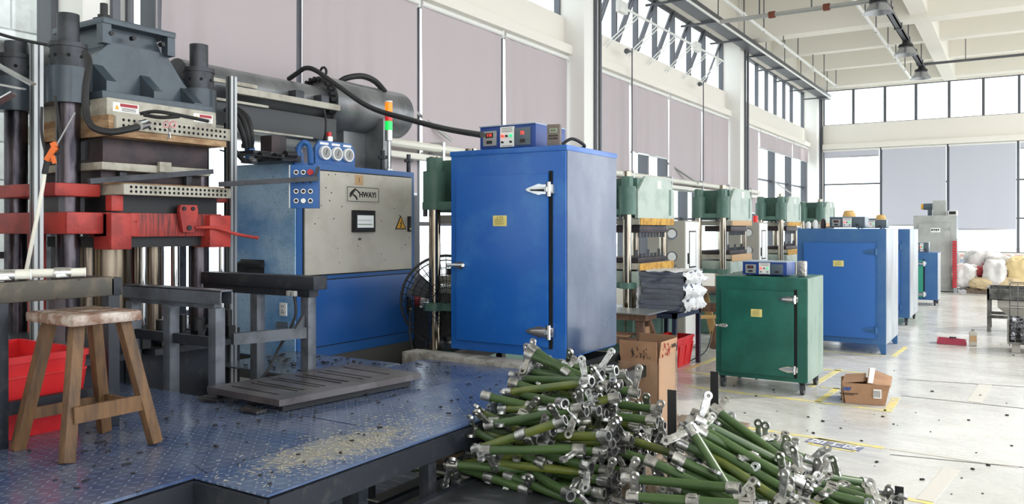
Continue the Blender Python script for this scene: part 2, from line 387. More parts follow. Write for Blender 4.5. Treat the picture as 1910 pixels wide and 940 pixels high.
# sill band over the big windows
for i,(a,b) in enumerate(zip([-5.1,3.74,11.95,20.42],[3.33,11.42,19.88,28.85])):
    struct('trim_%d'%(i+6),MB().box((XW,a,4.47),(XW+.16,b,4.62),.01),'wall')
# end wall
EX0,EX1=-5.75,4.5
we=MB(); we.box((XW,YE,0),(EX1,YE+.25,.92)); we.box((XW,YE,4.42),(EX1,YE+.25,5.24)); we.box((XW,YE,6.45),(EX1,YE+.25,ZC)); we.box((XW,YE,0),(EX0,YE+.25,ZC))
struct('wall_end',we,'wall')
struct('trim_10',MB().box((EX0,YE-.14,4.4),(4.5,YE,4.58),.01),'wall')

def pane(T,mb): return part(T,'pane',mb,'glass')
wn=[0]
def window_left(ys,z0,z1,zm=(),open_=False,t=.09):
    wn[0]+=1; T=sroot('window_%d'%wn[0],(XW-.12,(ys[0]+ys[-1])/2,z0))
    X=XW-.12
    dp_=.15 if z0<2 else .05; t=t if z0<2 else .06
    for y in ys: part(T,'mullion',MB().box((X-.05,y-t/2+(.02 if z0<2 else 0),z0),(X+dp_,y+t/2+(.02 if z0<2 else 0),z1)),'alu_dark')
    for z in (z0+.02,z1-.02): part(T,'rail',MB().box((X-.04,ys[0],z-.025),(X+.04,ys[-1],z+.025)),'alu_dark')
    for a,b in zip(ys[:-1],ys[1:]):
        if open_:
            rot=Matrix.Rotation(math.radians(24),3,'Y'); hgt=(z1-z0)-.08
            S=MB(); w2=(b-a)/2-.03; pv=Vector((X,(a+b)/2,z1-.04)); mx=Matrix.Translation(pv)@Matrix.Rotation(math.radians(22),4,'Y')
            for (p,q) in (((-.02,-w2,-hgt),(.02,-w2+.05,0)),((-.02,w2-.05,-hgt),(.02,w2,0)),((-.02,-w2,-hgt),(.02,w2,-hgt+.05)),((-.02,-w2,-.05),(.02,w2,0))): S.box(p,q,0,mx)
            sh=part(T,'open_sash',S,'alu_dark')
            part(sh,'pane',MB().box((-.004,-w2+.04,-hgt+.04),(.004,w2-.04,-.04),0,mx),'glass')
        else:
            zz=[z0]+list(zm)+[z1]
            for c,d in zip(zz[:-1],zz[1:]): pane(T,MB().box((X-.004,a+.02,c+.03),(X+.004,b-.02,d-.03)))
    for z in zm: part(T,'rail',MB().box((X-.03,ys[0],z-.025),(X+.03,ys[-1],z+.025)),'alu_dark')
    return T
yy=lambda *p:[XP(x,300,XW).y for x in p]
B1=[3.74]+yy(289,550,773,930)+[11.42]; B2=[11.95]+yy(1168,1241,1304)+[19.88]; B3=[20.42]+yy(1411,1443,1474)+[28.85]
window_left([-5.1,-3.1,-1.1,.9,3.3],ZS,ZL,(1.5,)); window_left(B1,ZS,ZL,(1.75,)); window_left(sorted(B2+[17.0,14.8]),ZS,ZL,(1.9,)); window_left(B3,ZS,ZL,(1.7,3.1))
window_left([-5.1,-3.1,-1.1,.9,3.3],ZH,ZT); window_left([3.74+k*1.28 for k in range(7)],ZH,ZT)
window_left([11.95]+yy(1157,1196,1231,1264,1294,1321)+[19.88],ZH,ZT,(),True); window_left([20.42]+yy(1419,1437,1453,1469,1483)+[28.85],ZH,ZT)
def window_end(xs,z0,z1,zm=(),vm=()):
    wn[0]+=1; T=sroot('window_%d'%wn[0],((xs[0]+xs[-1])/2,YE+.1,z0)); Y=YE+.1
    for x in xs: part(T,'mullion',MB().box((x-.04,Y-.05,z0),(x+.04,Y+.05,z1)),'alu_dark')
    zz=[z0]+list(zm)+[z1]
    for z in zz: part(T,'rail',MB().box((xs[0],Y-.04,z-.025),(xs[-1],Y+.04,z+.025)),'alu_dark')
    for a,b in zip(xs[:-1],xs[1:]):
        for c,d in zip(zz[:-1],zz[1:]): pane(T,MB().box((a+.03,Y-.004,c+.03),(b-.03,Y+.004,d-.03)))
ex=lambda *p:[YP(x,300,YE).x for x in p]
XE=[EX0]+ex(1643,1768,1899)
window_end(XE+[2.2,4.4],.92,4.42,(2.0,3.2)); window_end([EX0]+ex(1591,1650,1708,1770,1834,1901)+[1.4,2.9,4.4],5.24,6.45)
for a,b in ((1706,1),(1832,2)):
    pass
# blinds
def blind(name_label,cat,a,b,zt,zb,axis,mname,group,seed):
    rr=random.Random(seed); ph=[rr.uniform(0,6) for _ in range(4)]; w_=b-a
    if axis=='L':
        T=thing('roller_blind',name_label,cat,(XW+.07,(a+b)/2,zb),0,group)
        f=lambda u,v:Vector((XW+.07+(.03*math.sin(u*w_*7+ph[0]+v*.5)*math.sin(u*2.2+ph[2])+.035*math.sin(u*w_*19+ph[1]+.5*math.sin(u*7))*max(0,math.sin(u*3.3+ph[3])))*(1-.7*v), a+.04+(w_-.08)*u, zb+(zt-zb)*v))
        part(T,'fabric',grid(1,1,60,12,f),mname,ang=80)
        part(T,'roller',MB().cyl((XW+.08,a+.03,zt+.02),(XW+.08,b-.03,zt+.02),.035,seg=12),'white_paint')
        part(T,'hem_bar',MB().box((XW+.055,a+.05,zb-.02),(XW+.085,b-.05,zb+.02),.005),'alu')
        part(T,'bracket',MB().box((XW+.01,b-.03,zt-.04),(XW+.1,b+.0,zt+.08),.01),'white_paint')
    else:
        T=thing('roller_blind',name_label,cat,((a+b)/2,YE-.07,zb),0,group)
        f=lambda u,v:Vector((a+.05+(w_-.1)*u, YE-.07+.006*math.sin(u*w_*7+ph[0])*(1-v), zb+(zt-zb)*v))
        part(T,'fabric',grid(1,1,40,4,f),mname,ang=80)
        part(T,'roller',MB().cyl((a+.03,YE-.07,zt+.02),(b-.03,YE-.07,zt+.02),.035,seg=12),'white_paint')
        part(T,'hem_bar',MB().box((a+.05,YE-.085,zb-.02),(b-.05,YE-.055,zb+.02),.005),'alu')
    return T
ZR=4.4
lb=['grey roller blind partly hidden by the dark press crosshead','wide grey roller blind above the dark horizontal ram','wide grey roller blind behind the stack light and big grey cylinder','grey roller blind behind the black cable running to the big blue oven','grey roller blind ending at the first white column above the control box']
for i,(a,b) in enumerate(zip(B1[:-1],B1[1:])):
    if i==0: a=4.1
    blind(lb[i],'blind',a,b,ZR,[2.62,2.62,2.1,2.6,2.3][i],'L','blind','grey blinds on the nearest window bay',i)
lb=['grey roller blind just right of the first white column','shorter grey blind over the bright window above the nearest green press','grey roller blind third from the first column, behind second green press','grey roller blind beside the second white column']
for i,(a,b) in enumerate(zip(B2[:-1],B2[1:])):
    blind(lb[i],'blind',a,b,ZR,[1.9,3.12,2.5,2.3][i],'L','blind','grey blinds on the second window bay',i+9)
lb=['long pale blind just right of the second column','nearly raised blind left of the far corner, first short one','nearly raised blind left of the far corner, middle short one','nearly raised blind next to the far corner column']
for i,(a,b) in enumerate(zip(B3[:-1],B3[1:])):
    blind(lb[i],'blind',a,b,ZR,[2.1,3.95,3.95,3.95][i],'L','blind','blinds on the third window bay',i+19)
lb=['rolled up blind on end wall at the far left corner','lilac grey blind on end wall left of the tall grey oven top','lilac grey blind on end wall right of the tall grey oven','blind on end wall cut off by the right edge']
for i,(a,b) in enumerate(zip(XE,XE[1:]+[2.2])):
    blind(lb[i],'blind',a,b,4.33,[4.12,1.78,1.65,4.15][i],'E','blind_pale','blinds on the end wall',i+29)
# ceiling beams
k=0
for (y0,y1,z) in ((2.95,3.4,6.35),(11.45,11.9,6.35),(19.9,20.4,6.35),(7.2,7.45,6.7),(15.6,15.9,6.7),(23.1,23.4,6.5),(26.2,26.5,6.6),(28.9,YE,6.5)):
    k+=1; struct('trim_%d'%(10+k),MB().box((XW,y0,z),(4.5,y1,ZC)),'ceil')
struct('trim_19',MB().box((-2.05,-7,6.45),(-1.7,YE,ZC)),'ceil'); struct('trim_20',MB().box((2.4,-7,6.45),(2.75,YE,ZC)),'ceil'); struct('trim_21',MB().box((XW,-7,6.6),(XW+.3,YE,ZC)),'ceil')
# floor lines (parts of the floor)
def fl(p,q,wd,m='yellow_line',nm='floor_line'):
    p=Vector((p[0],p[1],0));q=Vector((q[0],q[1],0)); d=(q-p).normalized(); n=Vector((-d.y,d.x,0))*wd/2
    mb=MB(); mb.hexa([p-n+Vector((0,0,.0005)),q-n+Vector((0,0,.0005)),q+n+Vector((0,0,.0005)),p+n+Vector((0,0,.0005))],[p-n+Vector((0,0,.003)),q-n+Vector((0,0,.003)),q+n+Vector((0,0,.003)),p+n+Vector((0,0,.003))])
    part(floor,nm,mb,m)
def gl2(a,b,wd,**k): fl(G(*a),G(*b),wd,**k)
gl2((1277,720),(1653,766),.07); gl2((1277,693),(1340,701),.06); gl2((1277,690),(1345,665),.07); gl2((1530,688),(1650,700),.05)
gl2((1525,750),(1562,724),.07); gl2((1510,722),(1566,689),.07); gl2((1530,722),(1590,728),.05); gl2((1655,768),(1672,742),.07); gl2((1537,655),(1650,664),.05); gl2((1666,665),(1690,647),.06)
gl2((1277,781),(1650,836),.06); gl2((1370,806),(1392,795),.08); gl2((1560,905),(1740,940),.06); gl2((1300,915),(1560,905),.03,m='line_pale'); gl2((1440,690),(1470,705),.05)
gl2((1650,836),(1900,872),.04,m='line_pale'); gl2((1725,935),(1775,875),.10,m='line_pale'); gl2((1817,750),(1838,717),.12,m='line_pale'); 
for a,b in (((1680,738),(1909,762)),((1690,708),(1909,722)),((1660,848),(1909,872))): gl2(a,b,.012,m='joint',nm='floor_joint')
# floor sign
c0,c1,c2_,c3=G(1510,828),G(1592,843),G(1599,831),G(1524,818)
for a,b in ((c0,c1),(c1,c2_),(c2_,c3),(c3,c0)): fl(a,b,.035)
sc=(c0+c1+c2_+c3)/4; ang=math.atan2(c1.y-c0.y,c1.x-c0.x)
mb=MB(); mb.cb((0,0,.002),(.42,.13,.002)); mat('sign_grey',(112,116,140),.7)
o=link('floor_sign',mb.mesh('floor_sign','sign_grey'),floor,(sc.x,sc.y,.001),(0,0,ang))
text(o,'sign_text','加工区',.13,(0,0,.004),(0,0,0),'paper')
o=MB()
for _ in range(90):
    p=G(R.uniform(1290,1905),R.uniform(650,930)); s=R.uniform(.004,.014); o.cb((p.x,p.y,s*.4),(s*2,s*1.2,s*.8),0,Matrix.Rotation(R.uniform(0,3),3,'Z'))
solo('rubber_scraps','tiny black rubber scraps scattered over the concrete floor','debris',o,'chip',stuff=True)
exec_parts=[]
# ---- outside: white block wall behind the leftmost window ----
T=thing('block_wall','white painted block wall seen outside the leftmost window','wall',(-9.5,2.0,-.22))
part(T,'wall_core',MB().box((-9.8,-6,-.22),(-9.53,6,7)),'block')
src=None
for r_ in range(11):
    for c in range(7):
        y=1.2+c*.62+(.31 if r_%2 else 0); z=1.6+r_*.42
        if src is None: src=part(T,'block',MB().box((-9.55,y-.3,z-.2),(-9.5,y+.3,z+.2),.008),'block'); y0,z0=y,z
        else:
            o=link('block',src.data,T,(0,y-y0,z-z0))
# ---- services ----
T=thing('cable_tray','long grey steel cable tray running high along the window wall','cable tray',(-5.6,18,6.1))
q=MB(); q.box((-5.75,4,6.10),(-5.45,29.2,6.12)); q.box((-5.75,4,6.10),(-5.73,29.2,6.26)); q.box((-5.47,4,6.10),(-5.45,29.2,6.26)); part(T,'trough',q,'alu_dark')
part(T,'conduit',MB().cyl((-5.36,4,6.06),(-5.36,29.2,6.06),.025,seg=8),'white_paint')
for i in range(13): part(T,'bracket',MB().box((XW,5+i*1.95,6.05),(-5.38,5.05+i*1.95,6.09)),'alu_dark')
for i in range(13): part(T,'hanger',MB().cyl((-5.5,5.4+i*1.95,6.25),(-5.5,5.4+i*1.95,ZC-.01),.012,seg=6),'alu_dark')
def pipe(x,z,y0,y1,lab,nh):
    T=thing('sprinkler_pipe',lab,'pipe',(x,(y0+y1)/2,z),0,'sprinkler pipes under the ceiling')
    part(T,'pipe_run',MB().cyl((x,y0,z),(x,y1,z),.035,seg=10),'white_paint')
    for i in range(nh):
        y=y0+.4+i*(y1-y0-.6)/(nh-1); part(T,'hanger',MB().cyl((x+(.03 if i%2 else 0),y,z-.05),(x+(.03 if i%2 else 0),y,ZC),.013,seg=6),'alu_dark')
        if i%2: part(T,'fitting',MB().cyl((x,y-.05,z),(x,y+.05,z),.05,seg=10),'white_paint')
    return T
pipe(-4.85,6.15,8,26.8,'thin white pipe below the ceiling nearest the window wall',12)
pipe(-2.72,6.15,9,26.8,'thin white pipe below the ceiling left of the hanging lamps',11)
T=thing('cross_pipe','grey pipe crossing under the ceiling with rusty red couplings','pipe',(-3,15.8,6.22))
a=D(1375,37,20.8*.83);
Yc=16.3; p=YP(1378,36,Yc); zz=p.z
part(T,'pipe_run',MB().cyl((-5.2,Yc,zz),(3,Yc,zz),.045,seg=10),'alu')
for px in (1542,1440): x=YP(px,15,Yc).x; part(T,'coupling',MB().cyl((x-.06,Yc,zz),(x+.06,Yc,zz),.07,seg=12),'rust')
for x in (-4.4,-3.4,-1.5): part(T,'hanger',MB().cyl((x,Yc,zz),(x,Yc,ZC),.014,seg=6),'alu_dark')
T=thing('far_cross_pipe','thin dark pipe crossing below the ceiling near the end wall','pipe',(0,24.2,6.0))
p=YP(1711,121,24.2); part(T,'pipe_run',MB().cyl((p.x,24.2,p.z),(4.4,24.2,p.z),.035,seg=8),'alu_dark')
part(T,'hanger',MB().cyl((YP(1801,110,24.2).x,24.2,p.z),(YP(1801,110,24.2).x,24.2,ZC),.012,seg=6),'alu_dark')
T=thing('light_track','grey steel channel carrying the hanging lamps','light track',(-2.2,18,6.0))
q=MB(); q.box((-2.26,8,6.0),(-2.14,24.6,6.03)); q.box((-2.26,8,6.0),(-2.24,24.6,6.09)); q.box((-2.16,8,6.0),(-2.14,24.6,6.09)); part(T,'channel',q,'alu_dark')
for i in range(11): part(T,'clip',MB().box((-2.28,8.6+i*1.5,5.98),(-2.12,8.66+i*1.5,6.12)),'alu_dark')
for i in range(6): part(T,'hanger',MB().cyl((-2.2,9+i*3.0,6.1),(-2.2,9+i*3.0,ZC),.014,seg=6),'alu_dark')
for i,(x,y,l) in enumerate(((-2.2,23.95,'hanging high bay lamp farthest away, nearest the end wall'),(-2.2,20.5,'middle one of the three hanging high bay lamps'),(-2.2,16.2,'nearest hanging high bay lamp cut by the picture top'))):
    T=thing('high_bay_lamp',l,'lamp',(x,y,5.68),0,'high bay lamps')
    part(T,'shade',MB().lathe([(.12,.2),(.24,.02),(.25,0),(.235,.0),(.11,.19)],seg=28),'lamp',world=False)
    part(T,'housing',MB().lathe([(0,.34),(.07,.33),(.08,.26),(.15,.24),(.16,.19),(0,.19)],seg=16),'black',world=False)
    part(T,'bulb',MB().sph((0,0,.12),.06),'paper',world=False)
    part(T,'hook',MB().cyl((0,0,.32),(0,0,.36),.02,seg=8),'alu_dark',world=False)
# pull-chain rods with small sensors on the wall (bay 2)
for px,py,l in ((1179,100,'thin rod with a little grey head left of the second bay centre'),(1312,160,'thin rod with a little grey head near the second column')):
    p=XP(px,py,-5.95); T=thing('hanging_rod',l,'rod',(p.x,p.y,2.6))
    part(T,'rod',MB().cyl((p.x,p.y,2.7),(p.x,p.y,p.z+.1),.012,seg=6),'alu_dark')
    part(T,'head',MB().cyl((p.x,p.y-.25,p.z),(p.x,p.y-.12,p.z+.02),.05,.03,seg=10).cyl((p.x,p.y-.13,p.z+.02),(p.x,p.y,p.z+.03),.012,seg=6),'alu_dark')
# window opener bar
T=thing('window_opener','white rod linkage that opens the tilted high windows','window opener',(-5.8,16,5.2))
a=XP(1162,14,-5.85); b=XP(1349,114,-5.85); part(T,'long_rod',MB().cyl(a,b,.022,seg=8),'white_paint')
for px in (1160,1300): p=XP(px,14 if px==1160 else 88,-5.87); part(T,'motor_box',MB().cb(p,(.1,.3,.2),.01),'white_paint')
for i in range(6):
    y=a.y+.6+i*(b.y-a.y-.8)/5; zt=a.z+(b.z-a.z)*(y-a.y)/(b.y-a.y)
    part(T,'stay',MB().cyl((-5.85,y,zt),(-6.25,y-.75,zt-.75),.012,seg=6).cyl((-5.85,y+.12,zt),(-6.25,y-.63,zt-.75),.012,seg=6),'white_paint')
# wall pipes
T=thing('wall_duct','long cream pipe pair clipped along the window wall behind the presses','pipe',(-5.95,13,2.6))
part(T,'upper_pipe',MB().cyl((-5.95,3.3,2.66),(-5.95,22,2.66),.05,seg=10),'pvc')
part(T,'lower_pipe',MB().box((-6.05,3.3,2.50),(-5.93,22,2.57),.01),'pvc')
for i in range(10): part(T,'clip',MB().box((-6.1,4+i*1.9,2.5),(-5.9,4.04+i*1.9,2.74)),'alu')
for (pa,pb,l) in (((468,82+0,0),0,''),):
    pass
def strut(p,q,l): solo('diagonal_strut',l,'strut',MB().cyl(p,q,.022,seg=8),'alu',loc=tuple(p),group='diagonal wall struts')
strut(XP(775,208,-6.19),XP(842,262,-6.0),'thin diagonal strut on the wall behind the big blue oven')
strut(XP(1245,304,-6.19),XP(1302,342,-5.9),'white diagonal strut right of the nearest green press top')
strut(XP(1446,340,-6.19),XP(1475,360,-5.9),'white diagonal strut left of the far green press top')

# ================= PLATFORM =================
def slab(T,name,poly,z0,z1,m,**k): return part(T,name,MB().prism(poly,'z',z0+.006,z1),m,**k)
T=thing('work_platform','raised blue tread plate platform on black steel legs','platform',(-3.2,3.2,0))
ZP=.7
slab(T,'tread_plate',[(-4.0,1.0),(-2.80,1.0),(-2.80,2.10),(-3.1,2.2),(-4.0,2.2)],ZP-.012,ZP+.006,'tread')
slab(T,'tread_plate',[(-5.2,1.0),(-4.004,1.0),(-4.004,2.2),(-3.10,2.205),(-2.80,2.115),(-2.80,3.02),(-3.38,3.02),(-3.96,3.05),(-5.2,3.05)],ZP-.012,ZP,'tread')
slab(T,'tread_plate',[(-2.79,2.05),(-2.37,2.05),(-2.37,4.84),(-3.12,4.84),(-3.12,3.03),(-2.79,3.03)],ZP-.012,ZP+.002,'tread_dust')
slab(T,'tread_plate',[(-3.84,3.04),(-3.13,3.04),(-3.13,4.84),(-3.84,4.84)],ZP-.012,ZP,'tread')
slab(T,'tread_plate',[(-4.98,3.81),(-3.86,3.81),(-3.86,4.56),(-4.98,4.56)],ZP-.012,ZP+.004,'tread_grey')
for a,b in (((-2.8,1.0),(-2.8,2.1)),((-2.79,2.05),(-2.37,2.05)),((-2.37,2.05),(-2.37,4.84)),((-5.2,1.0),(-2.8,1.0)),((-3.86,3.74),(-3.86,4.84))):
    part(T,'edge_beam',MB().bar((a[0],a[1],ZP-.062),(b[0],b[1],ZP-.062),.03,.1),'frame_dark')
for x,y in ((-2.4,2.09),(-2.76,2.09),(-2.4,3.05),(-2.4,3.95),(-2.4,4.78),(-2.9,2.6),(-2.9,3.05),(-2.9,3.9),(-2.85,1.1),(-3.4,1.1),(-3.8,2.6),(-3.86,3.75),(-4.9,4.5),(-4.9,3.8),(-2.6,3.9)):
    part(T,'leg',MB().box((x-.03,y-.03,.005),(x+.03,y+.03,ZP-.1),.004),'frame_dark')
part(T,'brace',MB().bar((-2.4,2.1,.2),(-2.4,4.8,.2),.04,.04).bar((-2.9,2.6,.2),(-2.9,4.8,.2),.04,.04).bar((-2.9,3.05,.22),(-2.4,3.05,.22),.04,.04),'frame_dark')
q=MB()
for _ in range(240):
    x=R.uniform(-3.9,-2.42); y=R.uniform(1.2,4.8)
    if x>-2.8 and y<2.1: continue
    s=R.uniform(.003,.012); q.cb((x,y,ZP+.006+s*.3),(s*R.uniform(1,3),s,s*.6),0,Matrix.Rotation(R.uniform(0,3),3,'Z'))
for _ in range(90):
    x=R.uniform(-4.9,-3.9); y=R.uniform(3.85,4.5); s=R.uniform(.005,.015); q.cb((x,y,ZP+.01+s*.3),(s*2,s,s*.6),0,Matrix.Rotation(R.uniform(0,3),3,'Z'))
solo('rubber_crumbs','black rubber crumbs strewn over the blue tread plates','debris',q,'chip',stuff=True)
q=MB()
for _ in range(900):
    u=R.gauss(0,.42); v=R.gauss(0,.13); y=2.75+u; x=-2.62+v-.08*u
    if y<2.07 or y>4.5 or x>-2.39 or x<-3.0 or (x<-2.8 and y<2.2): continue
    s=R.uniform(.006,.02); q.cb((x,y,ZP+.006),(s,.0016,.0016),0,Matrix.Rotation(R.uniform(0,3),3,'Z')@Matrix.Rotation(R.uniform(-.3,.3),3,'Y'))
solo('pale_shavings','pale rubber shavings swept into a patch on the front tread plate','shavings',q,'shaving',stuff=True)
# slotted plate: strips between slots
T=thing('slotted_steel_plate','flat brown steel plate with parallel slots lying on the tread platform','steel plate',(-3.6,3.5,ZP))
c00=Vector((-3.98,3.0,ZP)); c10=Vector((-3.34,2.97,ZP)); c11=Vector((-3.2,4.0,ZP)); c01=Vector((-3.83,4.05,ZP))
def bil(u,v,z): p=(c00*(1-u)+c10*u)*(1-v)+(c01*(1-u)+c11*u)*v; return Vector((p.x,p.y,z))
q=MB(); z0,z1=ZP+.045,ZP+.08
vs=[0,.09,.21,.25,.35,.39,.50,.55,.66,.72,.86,1.0]
def blk(u0,u1,v0,v1): q.hexa([bil(u0,v0,z0),bil(u1,v0,z0),bil(u1,v1,z0),bil(u0,v1,z0)],[bil(u0,v0,z1),bil(u1,v0,z1),bil(u1,v1,z1),bil(u0,v1,z1)])
g=.011
for i in range(len(vs)-1): blk(.12,.80,vs[i]+(g if i else 0),vs[i+1]-(g if i<len(vs)-2 else 0))
blk(0,.12,0,1); blk(.80,1,0,1)
part(T,'slotted_top',q,mat('plate_brown',(96,90,90),.36,.6,c2=(120,116,116),ns=4,spk=(50,46,44),spks=30,spkt=.1))
q=MB()
for u in (.06,.5,.9): 
    a=bil(u,.05,ZP+.022);b=bil(u,.95,ZP+.022); q.bar(a,b,.05,.035)
part(T,'bearer',q,'black')
for (v0,u0) in ((.02,.72),(.06,.02)):
    p=bil(u0,v0,ZP+.012); solo('steel_offcut','dark steel strip bundle poking out under the slotted plate '+('front corner' if u0>.5 else 'left corner'),'steel strip',MB().cb((p.x,p.y-.05,ZP+.012),(.16,.05,.018),.003).cb((p.x+.01,p.y-.09,ZP+.012),(.14,.02,.014),.002),'steel',loc=(p.x,p.y,ZP+.001))
# ---- guard frames ----
T=thing('guard_stand','low steel stand with rusty dark top rail left of the stool','steel frame',(-3.88,2.1,ZP))
part(T,'top_rail',MB().box((-3.91,1.2,1.36),(-3.85,2.36,1.455),.006),mat('rusty_green',(74,70,62),.5,.3,c2=(112,100,84),ns=6,amt=(.5,.7),spk=(60,48,40),spks=12,spkt=.2))
for y in (1.83,2.36): part(T,'post',MB().box((-3.915,y-.03,ZP+.001),(-3.855,y+.03,1.40),.004),'frame_dark')
part(T,'post',MB().box((-4.36,2.3,ZP+.001),(-4.3,2.36,1.40),.004),'mold_brown')
part(T,'top_rail',MB().box((-4.36,2.34,1.36),(-3.85,2.40,1.45),.006),'frame_dark')
part(T,'lower_rail',MB().box((-3.90,1.2,.85),(-3.86,2.36,.91)),'frame_dark')
for i,(pe,pf,l) in enumerate((((158,511),(0,497),'long pale coated tube lying on the rusty rail, right end'),((57,514),(-60,500),'short pale coated tube lying on the rusty rail at left'))):
    a=XP(pe[0],pe[1],-3.84); a.z=1.485; b=a+Vector((-.35,-.75,0.0)) if i==0 else a+Vector((-.3,-.5,0))
    T=thing('pale_tube',l,'tube',(a.x,a.y,1.46),0); 
    part(T,'tube',MB().cyl(a,b,.021,seg=14),'pvc'); part(T,'end_cap',MB().cyl(a+(a-b).normalized()*.004,a,.023,seg=14),'paper')
    d=(b-a).normalized(); part(T,'clamp',MB().cyl(a+d*.06,a+d*.13,.027,seg=14).cb(a+d*.1+Vector((0,0,-.012)),(.06,.08,.02),.004),'cast_al')
T=thing('loading_stand','grey welded steel stand with channel top rail in front of the press','steel frame',(-4.5,3.14,ZP-.1))
part(T,'top_rail',MB().box((-4.97,3.10,1.32),(-3.99,3.19,1.33)).box((-4.97,3.10,1.245),(-3.99,3.11,1.325)).box((-4.97,3.18,1.245),(-3.99,3.19,1.325)),'frame_grey')
part(T,'under_rail',MB().box((-4.93,3.12,1.215),(-4.07,3.17,1.245)),'frame_grey')
for x in (-4.92,-4.52,-4.08): part(T,'post',MB().box((x-.035,3.11,.003),(x+.035,3.18,1.22),.004),'frame_grey')
part(T,'cross_bar',MB().box((-4.92,3.13,.98),(-4.08,3.16,1.04)),'frame_dark')
T=thing('bench_stand','dark steel stand with long top rail before the blue cabinet','steel frame',(-4.4,3.7,ZP-.1))
part(T,'top_rail',MB().box((-4.95,3.68,1.30),(-3.82,3.80,1.385),.004).box((-4.95,3.70,1.25),(-3.88,3.78,1.30)),'frame_dark')
for x,y,z in ((-3.93,3.74,.003),(-4.42,3.74,.003)): part(T,'post',MB().box((x-.035,y-.035,z),(x+.035,y+.035,1.26 if y>3.5 else 1.2),.004),'frame_grey')
part(T,'side_rail',MB().bar((-4.07,3.25,1.02),(-3.93,3.71,1.02),.05,.07),'frame_grey')
part(T,'gusset',MB().prism([(3.70,1.05),(3.62,1.05),(3.70,1.14)],'x',-3.95,-3.92),'frame_grey')
q=MB(); p=D(548,547,5.2)
T=thing('power_plug','pair of grey plugs hanging under the dark rail on a black cable','plug',tuple(p))
for dx in (-.02,.025): part(T,'plug_body',MB().cb((p.x+dx,p.y-.02,p.z+.0),(.03,.03,.035),.005),'meter')
part(T,'cable',MB().tube([p,D(552,580,5.2),D(545,605,5.2),D(520,650,5.2),D(500,690,5.15),D(470,727,5.1)],.009),'rubber')
# ---- stool ----
T=thing('wooden_stool','worn wooden stool with splayed legs on the tread platform','stool',(-3.6,2.06,ZP))
def sl(p): return Vector(p)
seat=MB(); seat.box((-3.80,1.90,1.275),(-3.41,2.23,1.325),.016); 
for v in seat.bm.verts:
    n_=noise.noise(Vector(v.co)*17); v.co+=Vector((n_*.01,n_*.008,n_*.006))
part(T,'seat',seat,'wood_top')
for (tx,ty,bx,by) in ((-3.50,1.97,-3.40,1.87),(-3.72,1.97,-3.80,1.87),(-3.48,2.17,-3.38,2.27),(-3.71,2.17,-3.79,2.27)):
    d=Vector((tx-bx,ty-by,.58)); part(T,'leg',MB().bar((bx,by,ZP+.005),(tx,ty,1.28),.052,.05,up=(1,0,0),bev=.006),'wood')
part(T,'rung',MB().bar((-3.405,1.9,.90),(-3.405,2.24,.90),.022,.07),'wood'); part(T,'rung',MB().bar((-3.78,1.9,.86),(-3.78,2.24,.86),.022,.05),'wood')
part(T,'rung',MB().bar((-3.42,2.25,.87),(-3.77,2.25,.87),.022,.05),'wood')
# ---- red crates ----
def crate(name,label,a,b,z0,z1,rz=0):
    T=thing(name,label,'crate',((a[0]+b[0])/2,(a[1]+b[1])/2,z0),rz)
    w,d,h=b[0]-a[0],b[1]-a[1],z1-z0; t=.006; i=.035
    q=MB(); x,y=w/2,d/2
    q.hexa([(-x+i,-y+i,0),(x-i,-y+i,0),(x-i,y-i,0),(-x+i,y-i,0)],[(-x+i,-y+i,t),(x-i,-y+i,t),(x-i,y-i,t),(-x+i,y-i,t)])
    C=[(-x,-y),(x,-y),(x,y),(-x,y)]; c=[(-x+i,-y+i),(x-i,-y+i),(x-i,y-i),(-x+i,y-i)]
    for k in range(4):
        P,Q=C[k],C[(k+1)%4]; p,q2=c[k],c[(k+1)%4]
        def inn(v): return (v[0]*(1-2*t/w),v[1]*(1-2*t/d))
        q.hexa([(*p,0),(*q2,0),(*inn(q2),0),(*inn(p),0)],[(*P,h),(*Q,h),(*inn(Q),h),(*inn(P),h)])
    part(T,'shell',q,'red_plastic',world=False)
    q=MB()
    for k in range(4):
        P,Q=C[k],C[(k+1)%4]; q.bar((*P,h-.01),(*Q,h-.01),.02,.03)
        mid=lambda s_:(P[0]+(Q[0]-P[0])*s_,P[1]+(Q[1]-P[1])*s_)
        q.bar((*[v*.99 for v in mid(0)],h-.09),(*[v*.99 for v in mid(1)],h-.09),.012,.012)
        for s_ in (.04,.33,.66,.96):
            m1=mid(s_); q.bar((m1[0]*(1-i/x),m1[1]*(1-i/y),.01),(m1[0]*.99,m1[1]*.99,h-.09),.012,.03)
    part(T,'rim',q,'red_plastic',world=False)
    return T
crate('red_crate','red plastic crate behind the wooden stool',(-4.62,1.55),(-3.96,2.28),ZP+.001,1.09)
p=G(1286,678); crate('red_crate','red plastic crate on the floor under the navy steel table',(-3.80,9.08),(-3.46,9.78),.002,.36)
# ---- concrete beam under oven ----
solo('concrete_kerb','worn pale concrete beam at the foot of the big blue oven','beam',MB().box((-4.08,4.86,.62),(-2.28,5.04,.735),.01),'concrete',loc=(-2.9,4.95,.62))
T=thing('oven_base','low black steel base frame beneath the big blue oven','steel frame',(-3.2,5.4,0))
q=MB(); 
for a,b in (((-3.8,5.1),(-2.3,5.1)),((-3.8,5.85),(-2.3,5.85)),((-3.8,5.1),(-3.8,5.85)),((-2.3,5.1),(-2.3,5.85)),((-2.7,5.1),(-2.7,5.85))): q.bar((a[0],a[1],.67),(b[0],b[1],.67),.06,.08)
part(T,'frame',q,'black')
for x,y in ((-3.8,5.1),(-2.3,5.1),(-3.8,5.85),(-2.3,5.85)): part(T,'leg',MB().box((x-.03,y-.03,.003),(x+.03,y+.03,.64)),'black')
part(T,'shelf_board',MB().box((-2.7,5.14,.60),(-2.34,5.8,.62)),'timber')

